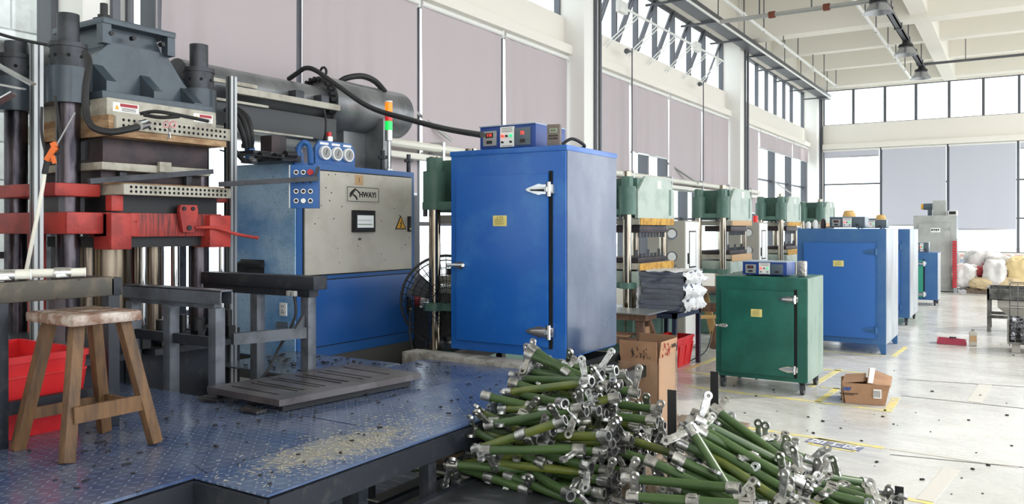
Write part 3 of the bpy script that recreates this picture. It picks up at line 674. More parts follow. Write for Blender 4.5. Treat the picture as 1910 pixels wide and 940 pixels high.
# ================= OVENS =================
def warn_plate(T,x,z,w,h,m='label_yellow',y=-.006):
    q=MB().box((x-w/2,y-.002,z-h/2),(x+w/2,y,z+h/2),.001); o=link('warning_plate',q.mesh('warning_plate',m),T)
    text(o,'plate_text','⚠ 注 意',h*.2,(x,y-.003,z+h*.3),RX,'ink',.0004)
    q=MB()
    for k in range(5): q.box((x-w*.36,y-.0035,z+h*(.12-.11*k)),(x+w*(.36-.08*(k%3)),y-.002,z+h*(.145-.11*k)))
    link('plate_lines',q.mesh('plate_lines','ink'),o)
    return o
def hinge(T,x,z,s,m,name='hinge'):
    # strap leaf pointing to -X, knuckle on the right
    q=MB(); pts=[(x-.15*s,z),(x-.13*s,z+.012*s),(x-.05*s,z+.036*s),(x-.03*s,z+.03*s),(x,z+.03*s),(x,z-.03*s),(x-.03*s,z-.03*s),(x-.05*s,z-.036*s),(x-.13*s,z-.012*s)]
    q.prism(pts,'y',-.045,-.032); q.cyl((x-.11*s,-.046,z),(x-.0*s,-.052,z),.008*s,.016*s,seg=8)
    o=link(name,q.mesh(name,m),T)
    q=MB().cyl((x+.015*s,-.035,z-.045*s),(x+.015*s,-.035,z+.045*s),.017*s,seg=10).box((x-.01,-.04,z-.03*s),(x+.05*s,-.0,z+.03*s),.004)
    link('knuckle',q.mesh('knuckle',m),o); 
    return o
def latch(T,x,z,s,m):
    q=MB().prism([(x-.04*s,z-.022*s),(x+.05*s,z-.03*s),(x+.085*s,z),(x+.05*s,z+.03*s),(x-.04*s,z+.02*s)],'y',-.05,-.032); o=link('latch',q.mesh('latch',m),T)
    link('latch_lever',MB().cyl((x-.07*s,-.075,z),(x+.06*s,-.06,z),.014*s,seg=10).sph((x-.07*s,-.075,z),.017*s).mesh('latch_lever',m),o)
def wheel(T,x,y,r,z_top,rz=0):
    o=link('caster',MB().box((x-.03,y-.03,z_top-.015),(x+.03,y+.03,z_top)).box((x-.026,y-.02,r*.8),(x-.02,y+.02,z_top)).box((x+.02,y-.02,r*.8),(x+.026,y+.02,z_top)).mesh('caster','dark_steel'),T)
    link('tyre',MB().cyl((x-.018,y+.01,r),(x+.018,y+.01,r),r,seg=20).mesh('tyre','hose_grey'),o)
    link('hub',MB().cyl((x-.022,y+.01,r),(x+.022,y+.01,r),r*.4,seg=12).mesh('hub','meter'),o)
def oven(name,label,xr,y0,w,d,z0,z1,body,side,door,feet,hm='chrome',hs=1.0,dl=.07,dr=.865,dt=.13,db=.05,lid=True,plate=(.45,.62),latch_z=.45,grp=None):
    T=thing(name,label,'oven',(xr-w/2,y0,0 if feet else z0),0,grp); zb=0 if feet else z0
    a=z0-zb; b=z1-zb; hgt=b-a; x0,x1=-w/2,w/2
    # body: front & left carcass + right side sheet that carries the lit tone
    link('body',MB().box((x0,0,a),(x1-.004,d,b-(.0)),.004).mesh('body',body),T)
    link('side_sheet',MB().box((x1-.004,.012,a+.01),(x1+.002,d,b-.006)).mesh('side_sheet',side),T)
    if lid: link('top_cover',MB().box((x0-.006,-.006,b-.035),(x1+.006,d+.006,b+.004),.002).mesh('top_cover',body if name!='drying_oven' or True else side),T)
    dx0,dx1=x0+w*dl,x0+w*dr; dz1,dz0=b-hgt*dt,a+hgt*db
    D_=link('door',MB().box((dx0,-.032,dz0),(dx1,-.002,dz1),.004).mesh('door',door),T)
    link('door_gap',MB().box((dx1+.001,-.012,dz0-.01),(dx1+.028,-.001,dz1+.02)).mesh('door_gap','hole' if hm=='chrome' else body),T)
    zt=dz1-.09*(dz1-dz0); zl=dz0+.09*(dz1-dz0)
    for z in (zt,zl): hinge(D_,dx1-.005,z,hs,hm)
    latch(D_,dx0+.02,dz0+(dz1-dz0)*latch_z,hs*.8,hm)
    if plate: warn_plate(D_,dx0+(dx1-dx0)*plate[0],dz0+(dz1-dz0)*plate[1],.105*w/.95+.01,.08,y=-.034)
    if feet=='caster':
        for x in (x0+.06,x1-.06):
            for y in (.06,d-.08): wheel(T,x,y,.06,a)
    if feet=='leg':
        for x in (x0+.001,x1-.001):
            s=1 if x<0 else -1
            for y in (0,d-.06): link('foot',MB().prism([(x,a+.0),(x+s*.11,a),(x+s*.06,.006),(x,.006)],'y',y,y+.05).mesh('foot',body),T)
    return T
big=oven('drying_oven','big bright blue drying oven on the concrete beam, centre of the picture',-2.73,5.06,1.02,.84,.76,2.29,'oven_blue','oven_side_lit','oven_blue',None,hs=1.15,latch_z=.46,plate=(.50,.73))
oven('drying_oven','low green oven on casters in front of the green presses',-1.80,8.44,.94,.76,.13,1.19,'oven_green','green_side_lit','oven_green','caster',hs=.95,lid=False,latch_z=.56,plate=(.50,.73))
oven('drying_oven','medium blue oven on legs behind the low green oven',-1.50,11.77,1.15,1.25,.13,1.69,'far_blue','far_side_lit','far_door','leg',hm='far_blue',dl=.08,dr=.885,dt=.125,lid=False,latch_z=.5,plate=(.5,.78),grp=None)
oven('drying_oven','blue oven on casters mostly hidden behind the blue one on legs',-1.60,15.5,1.15,1.35,.13,1.68,'far_blue','far_side_lit','far_door','caster',hm='far_blue',lid=False,plate=None)
oven('drying_oven','small distant oven with green door in a blue body on casters',-1.49,19.75,.94,.75,.12,1.155,'far_blue','far_side_lit','green_door','caster',lid=False,plate=None,dl=.1,dr=.7,dt=.16,hs=1.3)
tall=oven('drying_oven','tall pale grey oven with a blower box on top near the end wall',-1.39,24.2,1.02,.9,.02,2.03,'grey_oven','far_side_lit','grey_oven',None,hm='grey_oven',lid=False,plate=None,dl=.12,dr=.86,dt=.1)
# tall oven parts
def lp(T,name,mb,m): return link(name,mb.mesh(name,m),T)
lp(tall,'blower_box',MB().box((-.07,.3,2.01),(.25,.65,2.42),.01),'grey_oven')
q=MB().cyl((-.3,.45,2.26),(-.09,.45,2.26),.09,seg=14); lp(tall,'motor',q,'meter_dark'); lp(tall,'motor_cap',MB().cyl((-.36,.45,2.26),(-.3,.45,2.26),.075,seg=14),'warn_yellow')
lp(tall,'motor_foot',MB().box((-.2,.4,2.01),(-.1,.5,2.2)),'meter_dark')
o=lp(tall,'meter_panel',MB().box((-.09,-.035,1.56),(.14,-.03,1.68)),'paper')
for k in range(4): link('meter_window',MB().box((-.075+k*.05,-.038,1.6+.01*(k%2)),(-.04+k*.05,-.034,1.65)).mesh('meter_window','black'),o)
T=thing('small_meter_box','small grey meter box on top of the tall grey oven','control box',(-1.5,24.35,2.03)); lp(T,'case',MB().box((-.1,0,0),(.12,.25,.13),.006),'white_paint'); lp(T,'screen',MB().box((-.07,-.006,.03),(.09,0,.11)),'black')
T=thing('red_strip_rack','upright rack of red rubber strips leaning on the tall grey oven','rack',(-1.42,24.0,0))
lp(T,'post',MB().box((-.02,0,0),(.06,.03,1.42)),'alu')
src=None
for k in range(20):
    z=.13+k*.062
    if src is None: src=lp(T,'red_strip',MB().box((-.05,-.04,0),(.055,.08,.05),.008),'strip_red'); src.location=(0,0,z)
    else: link('red_strip',src.data,T,(0,0,z))
    link('clip',MB().box((.06,-.06,z),(.12,.12,z+.02)).mesh('clip','paper'),T) if k==0 else None

# control boxes
def ctrl(label,loc,w,h,d,rz=0,body='ctrl_blue',lit=True,grp=None):
    T=thing('control_box',label,'control box',loc,rz,grp)
    lp(T,'case',MB().box((-w/2,0,.012),(w/2,d,h),.004),body); lp(T,'case_top',MB().box((-w/2-.003,-.012,h-.004),(w/2+.003,d,h+.004)),'ctrl_top')
    for x in (-w/2+.04,w/2-.04): lp(T,'foot',MB().cyl((x,.03,0),(x,.03,.014),.014,seg=8),'black')
    a=lp(T,'meter',MB().box((-w*.43,-.014,h*.18),(-w*.19,-.0,h*.80),.003),'meter'); x=-w*.31
    lp(a,'display',MB().box((x-w*.07,-.017,h*.52),(x+w*.07,-.013,h*.72)),'black')
    text(a,'digits','118',h*.17,(x,-.0175,h*.62),RX,'led_red' if lit else 'sack_red')
    lp(a,'dial',MB().box((x-w*.05,-.018,h*.27),(x+w*.05,-.013,h*.40)),'black')
    b=lp(T,'switch_panel',MB().box((-w*.12,-.008,.02),(w*.13,0,h*.93)),'paper')
    for sx,mm in ((-w*.07,'led_red'),(w*.08,'led_green')):
        lp(b,'lamp_red' if mm=='led_red' else 'lamp_green',MB().cyl((sx,-.008,h*.55),(sx,-.024,h*.55),h*.055,seg=12),mm)
        lp(b,'switch',MB().cyl((sx,-.008,h*.30),(sx,-.022,h*.30),h*.042,seg=10).box((sx-.003,-.03,h*.26),(sx+.003,-.02,h*.34)),'black')
    lp(b,'knob',MB().cyl((0,-.008,h*.55),(0,-.02,h*.55),h*.05,seg=8),'black')
    q=MB(); 
    for k in (.86,.79,.72,.14,.08): q.box((-w*.09,-.0095,h*k),(w*.1,-.008,h*(k+.018)))
    lp(b,'print',q,'ink')
    c=lp(T,'timer_display',MB().box((w*.15,-.014,h*.14),(w*.42,0,h*.85),.003),'meter_dark')
    if lit: text(c,'digits','70',h*.2,(w*.28,-.0155,h*.62),RX,'led_red')
    lp(c,'keypad',MB().box((w*.24,-.0155,h*.24),(w*.33,-.013,h*.38)),'ink')
    return T
ctrl('blue control box with lit red digits on top of the big blue oven',(-3.28,5.14,2.294),.5,.185,.46)
T=thing('timer_switch','small brown plug-in timer with a pale screen on the big blue oven','timer',(-2.88,5.14,2.294),.25)
lp(T,'case',MB().box((-.05,0,0),(.05,.05,.165),.006),'bakelite'); lp(T,'screen',MB().box((-.03,-.004,.10),(.03,0,.135),.002),'screen_dim'); text(T,'digits','8:35',.02,(0,-.005,.118),RX,'ink')
for k in range(8): lp(T,'key',MB().box((-.034+.018*(k%4),-.004,.055+.02*(k//4)),(-.022+.018*(k%4),0,.066+.02*(k//4))),'black')
solo('black_lead','short black lead looped behind the timer on the big blue oven','cable',MB().tube([(-2.86,5.22,2.31),(-2.80,5.28,2.36),(-2.76,5.4,2.32),(-2.84,5.5,2.305)],.012),'rubber',loc=(-2.83,5.3,2.3))
ctrl('blue control box on the low green oven',(-2.27,8.6,1.192),.46,.15,.36,lit=False)
p=D(1492,505,8.25); solo('foil_packet','crumpled silver foil packet standing on the low green oven','packet',MB().cb((p.x,p.y+.1,1.275),(.09,.10,.165),.02),'foil',loc=(p.x,p.y+.1,1.193))
ctrl('slate control box at the back left on the medium blue oven',(YP(1580,410,12.0).x,12.0,1.692),.46,.16,.36,body='meter_dark',lit=False)
ctrl('slate control box further right on the partly hidden blue oven',(YP(1636,420,15.6).x-.1,15.6,1.682),.5,.16,.36,body='meter_dark',lit=False)
ctrl('small dark control box on the distant green-doored oven',(YP(1719,463,19.9).x,19.9,1.157),.28,.22,.3,body='meter_dark',lit=False)
for px,py,y,z,l in ((1584,402,12.2,1.856,'orange round alarm beacon on the nearer slate control box'),(1643,408,15.8,1.846,'orange round alarm beacon on the farther slate control box')):
    p=YP(px,py,y); solo('alarm_beacon',l,'beacon',MB().lathe([(0,0),(.09,0),(.09,.03),(.08,.04),(.075,.075),(.05,.09),(0,.09)],c=(p.x,y,z),seg=20),'beacon',loc=(p.x,y,z))
for i,(px,dx,c,hh) in enumerate(((1508,0,'white_paint',.08),(1518,0,'paper',.1),(1530,0,'mold_brown',.12),(1524,0,'white_paint',.05))):
    p=YP(px,420,11.95); solo('small_jar','small '+['white jar','white bottle','brown tin','low white cup'][i]+' at the left on top of the medium blue oven','jar',MB().cyl((p.x,11.95+.1*i,1.692),(p.x,11.95+.1*i,1.692+hh),.035,seg=12).cyl((p.x,11.95+.1*i,1.692+hh),(p.x,11.95+.1*i,1.692+hh+.02),.02,seg=10),c,loc=(p.x,11.95+.1*i,1.692))

# ================= GREEN PRESSES =================
def column_press(y0,label,ochre,grp='green hydraulic presses along the windows'):
    X0=-3.9; T=thing('hydraulic_press',label,'press',(X0-.45,y0+.6,0),0,None)
    L=lambda x,y,z:(x*.68+.45,y-.6,z)   # x: 0 front -> -.9 back ; y 0..1.22
    def bx(n,a,b,m,bev=.006): return lp(T,n,MB().box(L(*a),L(*b),bev),m)
    # crosshead
    q=MB()
    q.prism([(-.6+.0,1.82),(.62,1.82),(.62,2.14),(.46,2.34),(-.36,2.34),(-.6,2.14)],'x',L(0,0,0)[0]-.04,L(0,0,0)[0]); lp(T,'crosshead_plate',q,'press_pale')
    bx('crosshead_core',(-.85,.05,1.84),(-.045,1.17,2.31),'press_green')
    bx('sample_label',(.001,.62,2.2),(.004,.74,2.3),'paper',0)
    for (x,y) in ((-.14,-.1),(-.72,-.1),(-.14,1.16),(-.72,1.16)):
        s=1 if y<0 else -1
        yy_=y if y<0 else y-.1
        cx,cy,_=L(x,yy_,0)
        lp(T,'column_sleeve',MB().cyl((cx,cy,1.86),(cx,cy,2.2),.105,seg=18).cyl((cx,cy,2.2),(cx,cy,2.32),.075,seg=8),'press_green')
        lp(T,'column',MB().cyl((cx,cy,.3),(cx,cy,2.38 if (y<0 and x>-.3) else 2.33),.052,seg=16),'polished')
        lp(T,'collar',MB().cyl((cx,cy,.97),(cx,cy,1.04),.1,seg=16),'press_green')
        lp(T,'bolt',MB().cyl((cx-.06,cy-.06,1.8),(cx-.06,cy-.06,1.86),.02,seg=6),'dark_steel')
    bx('yoke',(-.86,-.16,1.86),(-.02,-.02,1.93),'press_green'); bx('yoke',(-.86,-.12,.97),(-.02,.0,1.03),'press_green')
    # upper platens
    bx('heat_plate',(-.8,.04,1.74),(.0,1.15,1.815),'beige_plate'); bx('edge_board',(.001,.06,1.735),(.02,1.18,1.82),'ochre' if ochre else 'label_tan')
    bx('mold_upper',(-.7,.15,1.64),(-.06,1.05,1.735),'mold_brown')
    q=MB()
    for k in range(9): q.cyl(L(-.1,.2+k*.1,1.58),L(-.1,.2+k*.1,1.64),.015,seg=6)
    lp(T,'mold_pins',q,'dark_steel')['kind']='stuff'
    # lower
    bx('mold_lower',(-.75,.1,1.27),(-.06,1.05,1.33),'mold_brown')
    q=MB()
    for k in range(8): q.cyl(L(-.12,.15+k*.12,1.33),L(-.12,.15+k*.12,1.33+(.05 if k%3 else .1)),.018,seg=6)
    lp(T,'guide_pins',q,'dark_steel')['kind']='stuff'
    bx('heat_plate',(-.82,.04,1.19),(.0,1.15,1.265),'beige_plate'); bx('edge_board',(.001,.04,1.155),(.02,1.17,1.265),'ochre' if ochre else 'label_tan')
    bx('moving_platen',(-.85,.0,.98),(-.0,1.2,1.17),'press_pale')
    cx,cy,_=L(-.42,.6,0)
    lp(T,'ram',MB().cyl((cx,cy,.6),(cx,cy,.98),.16,seg=20),'polished')
    bx('base',(-.9,-.15,.01),(.0,1.3,.62),'press_green',.01); bx('base_plate',(-.88,-.1,.62),(-.02,1.25,.68),'steel')
    return T
names=['green press seen in the gap left of the big blue oven','green press with ochre edge boards just right of the big blue oven','second green press right of the blue oven, above the low green oven','third green press with ochre boards, behind the medium blue oven','farthest light green press, over the medium blue oven']
for i,y in enumerate((5.78,9.05,12.75,16.45,20.2)): column_press(y,names[i],i in (1,3))
def switch_cab(y,label):
    T=thing('switch_cabinet',label,'cabinet',(-4.15,y+.28,0))
    lp(T,'body',MB().box((-.3,-.28,.01),(.25,.28,1.8),.006),'iron_pale'); dd=lp(T,'door',MB().box((.25,-.27,.05),(.262,.27,1.78),.003),'white_paint')
    lp(dd,'window_seal',MB().box((.262,-.14,1.14),(.266,.14,1.66),.02),'black'); lp(dd,'window_glass',MB().box((.266,-.12,1.16),(.268,.12,1.64),.01),'paper'); lp(dd,'handle',MB().box((.262,-.2,1.2),(.28,-.18,1.35),.003),'black')
    for z in (1.62,1.3): 
        g=lp(T,'gauge',MB().cyl((.08,-.28,z),(.08,-.32,z),.075,seg=18),'chrome'); lp(g,'gauge_face',MB().cyl((.08,-.32,z),(.08,-.323,z),.06,seg=18),'paper')
    lp(T,'lever',MB().cyl((.12,-.28,1.18),(.2,-.4,1.1),.012,seg=8),'chrome'); lp(T,'valve',MB().box((.02,-.34,1.08),(.12,-.28,1.2),.01),'chrome')
    lp(T,'orange_gun',MB().box((-.14,-.33,1.6),(-.08,-.28,1.72),.01),'orange') if y<12 else None
    return T
switch_cab(10.66,'pale switch cabinet with a window between the first two green presses'); switch_cab(14.4,'pale switch cabinet right of the second green press')
T=thing('press_beacon','small red topped signal lamp left of the third green press','lamp',(-3.75,15.0,1.0)); p=D(1409,402,14.6)
T.location=(p.x,p.y,1.5); lp(T,'pole',MB().cyl((0,0,-1.49),(0,0,.3),.02,seg=8),'alu'); lp(T,'red_cap',MB().cyl((0,0,.3),(0,0,.42),.045,seg=12),'st_red')
def wbox(x,y,z,s,label,n=3):
    pass

# ================= TABLES, STACK, BOXES IN THE MIDDLE =================
T=thing('navy_table','navy welded steel table carrying the film wrapped stack','table',(-4.0,9.6,0))
x0,x1,y0,y1=-3.87,-3.40,9.0,9.87
q=MB(); zt=.70
part(T,'top_frame',MB().box((x0,y0,zt-.07),(x1,y0+.05,zt)).box((x0,y1-.05,zt-.07),(x1,y1,zt)).box((x0,y0,zt-.07),(x0+.05,y1,zt)).box((x1-.05,y0,zt-.07),(x1,y1,zt)).box((x0,y0,zt-.012),(x1,y1,zt+.004)),'navy')
for x,y in ((x0,y0),(x1-.05,y0),(x0,y1-.05),(x1-.05,y1-.05)): part(T,'leg',MB().box((x,y,.003),(x+.05,y+.05,zt-.07)),'navy')
# stack
c=D(1232,540,9.2)
T=thing('wrapped_stack','stack of dark slate rubber sheets wrapped in clear film on the navy table','stack',(-3.62,9.42,.706))
rr=random.Random(4)
for k in range(7):
    q=grid(1,1,14,10,lambda u,v:Vector((0,0,0))); q.bm.free(); q=MB(); q.box((-.27,-.33,0),(.27,.33,.062),.012)
    bmesh.ops.subdivide_edges(q.bm,edges=q.bm.edges,cuts=3,use_grid_fill=True)
    for v in q.bm.verts:
        n_=noise.noise_vector(Vector((v.co.x*9,v.co.y*9,k*3.1+v.co.z*20))); v.co+=Vector((n_.x*.04,n_.y*.04,n_.z*.012))
    bmesh.ops.translate(q.bm,vec=Vector((rr.uniform(-.015,.015),rr.uniform(-.015,.015),.003+k*.066)),verts=q.bm.verts)
    lp(T,'rubber_sheet',q,'pack')
def crumple(fn,nx,ny,amp,seed,fr=9):
    q=grid(1,1,nx,ny,fn)
    for v in q.bm.verts:
        n_=noise.noise_vector(v.co*fr+Vector((seed,seed,0))); n2=noise.noise_vector(v.co*fr*2.7+Vector((seed,0,3))); v.co+=n_*amp+n2*amp*.5
    return q
lp(T,'film_wrap',crumple(lambda u,v:Vector((-.29+.58*u,-.36+.72*v,.475)),26,18,.02,1),'film_white')
lp(T,'film_wrap',crumple(lambda u,v:Vector((-.29+.58*u,-.352,.0+.48*v)),26,20,.012,5),'film')
lp(T,'film_wrap',crumple(lambda u,v:Vector((.305+.03*math.sin(v*18),-.36+.72*u,.0+.48*v)),22,30,.04,9,12),'film_white'); lp(T,'film_wrap',crumple(lambda u,v:Vector((-.30,-.36+.72*u,.0+.48*v)),16,20,.03,11,12),'film_white')
# trestle with sheet metal top
p=G(1150,580,.68)
T=thing('wooden_trestle','brown A-frame wooden trestle table with a steel sheet on top','trestle',(-3.75,8.4,0))
X0,X1,Yt=-4.75,-3.44,8.35; q=MB()
part(T,'steel_sheet',MB().box((X0,Yt-.28,.76),(X1+.08,Yt+.28,.772)),'alu')
part(T,'top_beam',MB().box((X0,Yt-.16,.68),(X1,Yt+.16,.755),.005),'wood_brown')
for dx,dy in ((.12,-.24),(.12,.24)):
    part(T,'leg',MB().bar((X1-.1+dx*.0,Yt+dy*.35,.70),(X1+.06,Yt+dy*1.35,.005),.09,.05,up=(0,1,0)),'wood_brown'); part(T,'leg',MB().bar((X0+.2,Yt+dy*.35,.70),(X0+.1,Yt+dy*1.35,.005),.09,.05,up=(0,1,0)),'wood_brown')
part(T,'cross_piece',MB().box((X1-.12,Yt-.16,.36),(X1-.06,Yt+.16,.44)),'wood_brown'); part(T,'gusset_panel',MB().box((X1-.08,Yt-.11,.44),(X1-.06,Yt+.11,.6)),'card')
part(T,'side_rail',MB().box((X0+.1,Yt-.2,.42),(X1-.1,Yt-.16,.50)),'wood_brown')
part(T,'low_shelf',MB().box((X0+.1,Yt-.2,.50),(X1-.2,Yt+.1,.515)),'card')
solo('parts_carton','small open beige carton on the trestle shelf','box',MB().box((-3.98,8.18,.52),(-3.84,8.3,.61),.004),'label_tan',loc=(-3.9,8.24,.517))
# second trestle behind
T=thing('back_trestle','brown wooden trestle bench between the navy table and the low green oven','trestle',(-3.6,11.6,0))
a=D(1285,535,11.3); b=D(1345,540,11.3); Yt=11.4; X0,X1=-4.14,-3.2; zt=.84
part(T,'top_board',MB().box((X0,Yt-.25,zt-.04),(X1,Yt+.25,zt),.004),'wood_brown')
for x in (X0+.22,X0+.58): part(T,'leg',MB().bar((x+.06,Yt-.1,zt-.04),(x-.08,Yt-.3,.004),.10,.06,up=(0,1,0)),'wood_brown'); part(T,'leg',MB().bar((x,Yt+.1,zt-.04),(x+.12,Yt+.3,.004),.10,.06,up=(0,1,0)),'wood_light')
part(T,'cross_piece',MB().box((X0+.2,Yt-.14,.5),(X1-.2,Yt-.08,.62)),'wood_brown')
part(T,'side_rail',MB().bar((-4.0,Yt-.28,.42),(-3.4,Yt-.24,.46),.05,.05),'wood_light')
solo('floor_cable','thin black cable trailing over the floor from the low green oven','cable',MB().tube([(-2.76,8.7,.5),G(1335,630)+Vector((0,0,.35)),G(1320,655)+Vector((0,0,.05)),G(1295,672)+Vector((0,0,.02)),G(1275,680)+Vector((0,0,.02))],.008),'rubber',loc=(-3.2,9.2,.01))
# tall carton
e=D(1228,835,5.75); 
T=thing('tall_carton','tall open brown carton wrapped in bubble film beside the parts heap','box',(e.x,e.y,.14),0.0)
W1,W2,hh=.30,.34,.62
def panel(n,a,b,m,bev=0): return lp(T,n,MB().box(a,b,bev),m)
panel('front_panel',(-W1,0,0),(0,.006,hh),'card'); panel('side_panel',(-.006,0,0),(0,W2,hh),'card'); panel('back_panel',(-W1,W2-.006,0),(0,W2,hh),'card'); panel('side_panel',(-W1,0,0),(-W1+.006,W2,hh),'card'); panel('bottom',(-W1,0,0),(0,W2,.006),'card_in')
part(T,'flap',MB().hexa([(-W1,0,hh),(-.01,0,hh),(-.01,.005,hh),(-W1,.005,hh)],[(-W1,-.01,hh+.12),(-.01,-.01,hh+.12),(-.01,-.005,hh+.12),(-W1,-.005,hh+.12)]),'card',world=False)
part(T,'flap',MB().hexa([(-.005,.02,hh),(0,.02,hh),(0,W2,hh),(-.005,W2,hh)],[(.01,.02,hh+.12),(.015,.02,hh+.12),(.015,W2,hh+.12),(.01,W2,hh+.12)]),'card',world=False)
part(T,'flap',MB().hexa([(-W1,W2-.006,hh),(0,W2-.006,hh),(0,W2,hh),(-W1,W2,hh)],[(-W1,W2+.02,hh+.13),(0,W2+.02,hh+.13),(0,W2+.026,hh+.13),(-W1,W2+.026,hh+.13)]),'card_in',world=False)
lp(T,'bubble_wrap',crumple(lambda u,v:Vector((.012,-.01+(W2+.02)*u,.0+(hh+.02)*v)),16,30,.007,3,20),'bubble'); lp(T,'bubble_wrap',crumple(lambda u,v:Vector((-W1-.01+(W1+.02)*u,-.012,.0+(hh-.03)*v)),16,30,.005,6,20),'bubble')
q=MB(); rr=random.Random(9)
for k in range(26): x=rr.uniform(-.2,-.04); z=hh+rr.uniform(-.0,.07); q.cb((x,-.012,z),(.004,.002,rr.uniform(.01,.03)),0,Matrix.Rotation(rr.uniform(-.6,.6),3,'Y'))
lp(T,'printed_mark',q,'ink')
q=MB()
for k in range(26): y=rr.uniform(.04,.2); z=hh+rr.uniform(.01,.1); q.cb((.012+ (z-hh)*.08,y,z),(.004,.003,rr.uniform(.01,.03)),0,Matrix.Rotation(rr.uniform(-.6,.6),3,'X'))
lp(T,'printed_mark',q,'ink_red')
q=MB()
for k in range(8): y=.22+k*.011; q.cb((.018,y,hh+.07),(.003,.004,.03),0,Matrix.Rotation(rr.uniform(-.6,.6),3,'X'))
lp(T,'printed_mark',q,'ink')
T=thing('timber_pallet','slatted grey wooden pallet between the two heaps of tubes','pallet',(-1.9,5.2,0))
for i,x in enumerate((-2.52,-2.4,-2.28,-2.16,-2.04,-1.92)): part(T,'slat',MB().box((x,4.6,.10),(x+.09,6.5,.13),.004),'timber')
for y in (4.65,5.55,6.35): part(T,'bearer',MB().box((-2.5,y,.003),(-1.84,y+.09,.098)),'timber')

# open carton lying on the floor
a=G(1577,752); b=G(1650,757); ang=math.atan2(b.y-a.y,b.x-a.x)
T=thing('open_carton','low open brown carton lying on the concrete floor, flaps loose','box',((a.x+b.x)/2,(a.y+b.y)/2,0),ang)
w_=(b-a).length; dp=.36; hh=.2
lp(T,'front_panel',MB().hexa([(-w_/2,0,.002),(w_/2,0,.002),(w_/2,.006,.002),(-w_/2,.006,.002)],[(-w_/2-.03,-.02,hh),(w_/2+.04,-.02,hh),(w_/2+.04,-.014,hh),(-w_/2-.03,-.014,hh)]),'card')
lp(T,'back_panel',MB().box((-w_/2-.02,dp,.002),(w_/2+.03,dp+.006,hh)),'card'); lp(T,'bottom',MB().box((-w_/2,0,.002),(w_/2,dp,.01)),'card_in')
lp(T,'side_panel',MB().hexa([(w_/2,0,.002),(w_/2+.006,0,.002),(w_/2+.03,dp,.002),(w_/2+.024,dp,.002)],[(w_/2+.04,-.02,hh),(w_/2+.046,-.02,hh),(w_/2+.05,dp,hh),(w_/2+.044,dp,hh)]),'card')
lp(T,'side_panel',MB().box((-w_/2-.026,0,.002),(-w_/2-.02,dp,hh)),'card')
lp(T,'flap',MB().hexa([(-w_/2-.03,-.02,hh),(.02,.14,hh+.0),(.02,.145,hh+.004),(-w_/2-.03,-.015,hh+.004)],[(-w_/2+.01,.3,hh+.03),(.03,.3,hh+.05),(.03,.305,hh+.054),(-w_/2+.01,.305,hh+.034)]),'card_in')
lp(T,'flap',MB().hexa([(.02,.02,hh+.0),(w_/2+.05,-.03,hh-.015),(w_/2+.05,-.03,hh-.010),(.02,.02,hh+.005)],[(.06,.36,hh+.09),(w_/2+.1,.34,hh+.02),(w_/2+.1,.345,hh+.025),(.06,.365,hh+.095)]),'card')
lp(T,'tape',MB().hexa([(.03,.02,hh+.007),(.07,.01,hh+.006),(.07,.01,hh+.008),(.03,.02,hh+.009)],[(.07,.36,hh+.097),(.12,.36,hh+.094),(.12,.36,hh+.096),(.07,.36,hh+.099)]),'paper')
lp(T,'address_label',MB().box((w_/2-.1,-.024,.07),(w_/2-.03,-.012,.155)),'paper')
q=MB()
for k in range(6): q.box((w_/2-.095+.01*k,-.026,.08),(w_/2-.091+.01*k,-.022,.145))
lp(T,'label_print',q,'ink'); q=MB()
q.prism([(-.2,.13),(-.17,.13),(-.155,.16),(-.185,.16)],'y',-.024,-.014); q.prism([(-.165,.13),(-.135,.13),(-.12,.16),(-.15,.16)],'y',-.024,-.014); lp(T,'blue_mark',q,'ink_blue')
lp(T,'print_line',MB().box((-.2,-.018,.098),(-.06,-.008,.104)).box((-.2,-.016,.085),(-.1,-.006,.09)),'ink')

# dustpan, bottle
p=G(1775,643); T=thing('dustpan','dark red plastic dustpan on the floor beside the white bottle','dustpan',(p.x,p.y,0),.05)
lp(T,'pan',MB().hexa([(-.19,0,.003),(.19,0,.003),(.17,.25,.003),(-.17,.25,.003)],[(-.19,0,.012),(.19,0,.012),(.17,.25,.012),(-.17,.25,.012)]).hexa([(-.19,-.006,.003),(.19,-.006,.003),(.19,.0,.003),(-.19,.0,.003)],[(-.17,.02,.105),(.175,.02,.09),(.175,.026,.09),(-.17,.026,.105)]).box((-.19,0,.003),(-.184,.25,.09)).box((.184,0,.003),(.19,.25,.08)),'pan_red')
lp(T,'handle_stub',MB().box((-.03,.0,.1),(.06,.03,.115)),'black')
p=G(1815,645); T=thing('white_bottle','white plastic bottle standing on the floor beside the dustpan','bottle',(p.x,p.y,0),.1)
lp(T,'bottle_body',MB().box((-.05,-.035,.002),(.05,.035,.21),.014),'bottle'); lp(T,'cap',MB().cyl((0,0,.208),(0,0,.24),.02,seg=12),'meter'); lp(T,'paper_label',MB().box((-.04,-.037,.06),(.04,-.034,.15)),'label_tan')

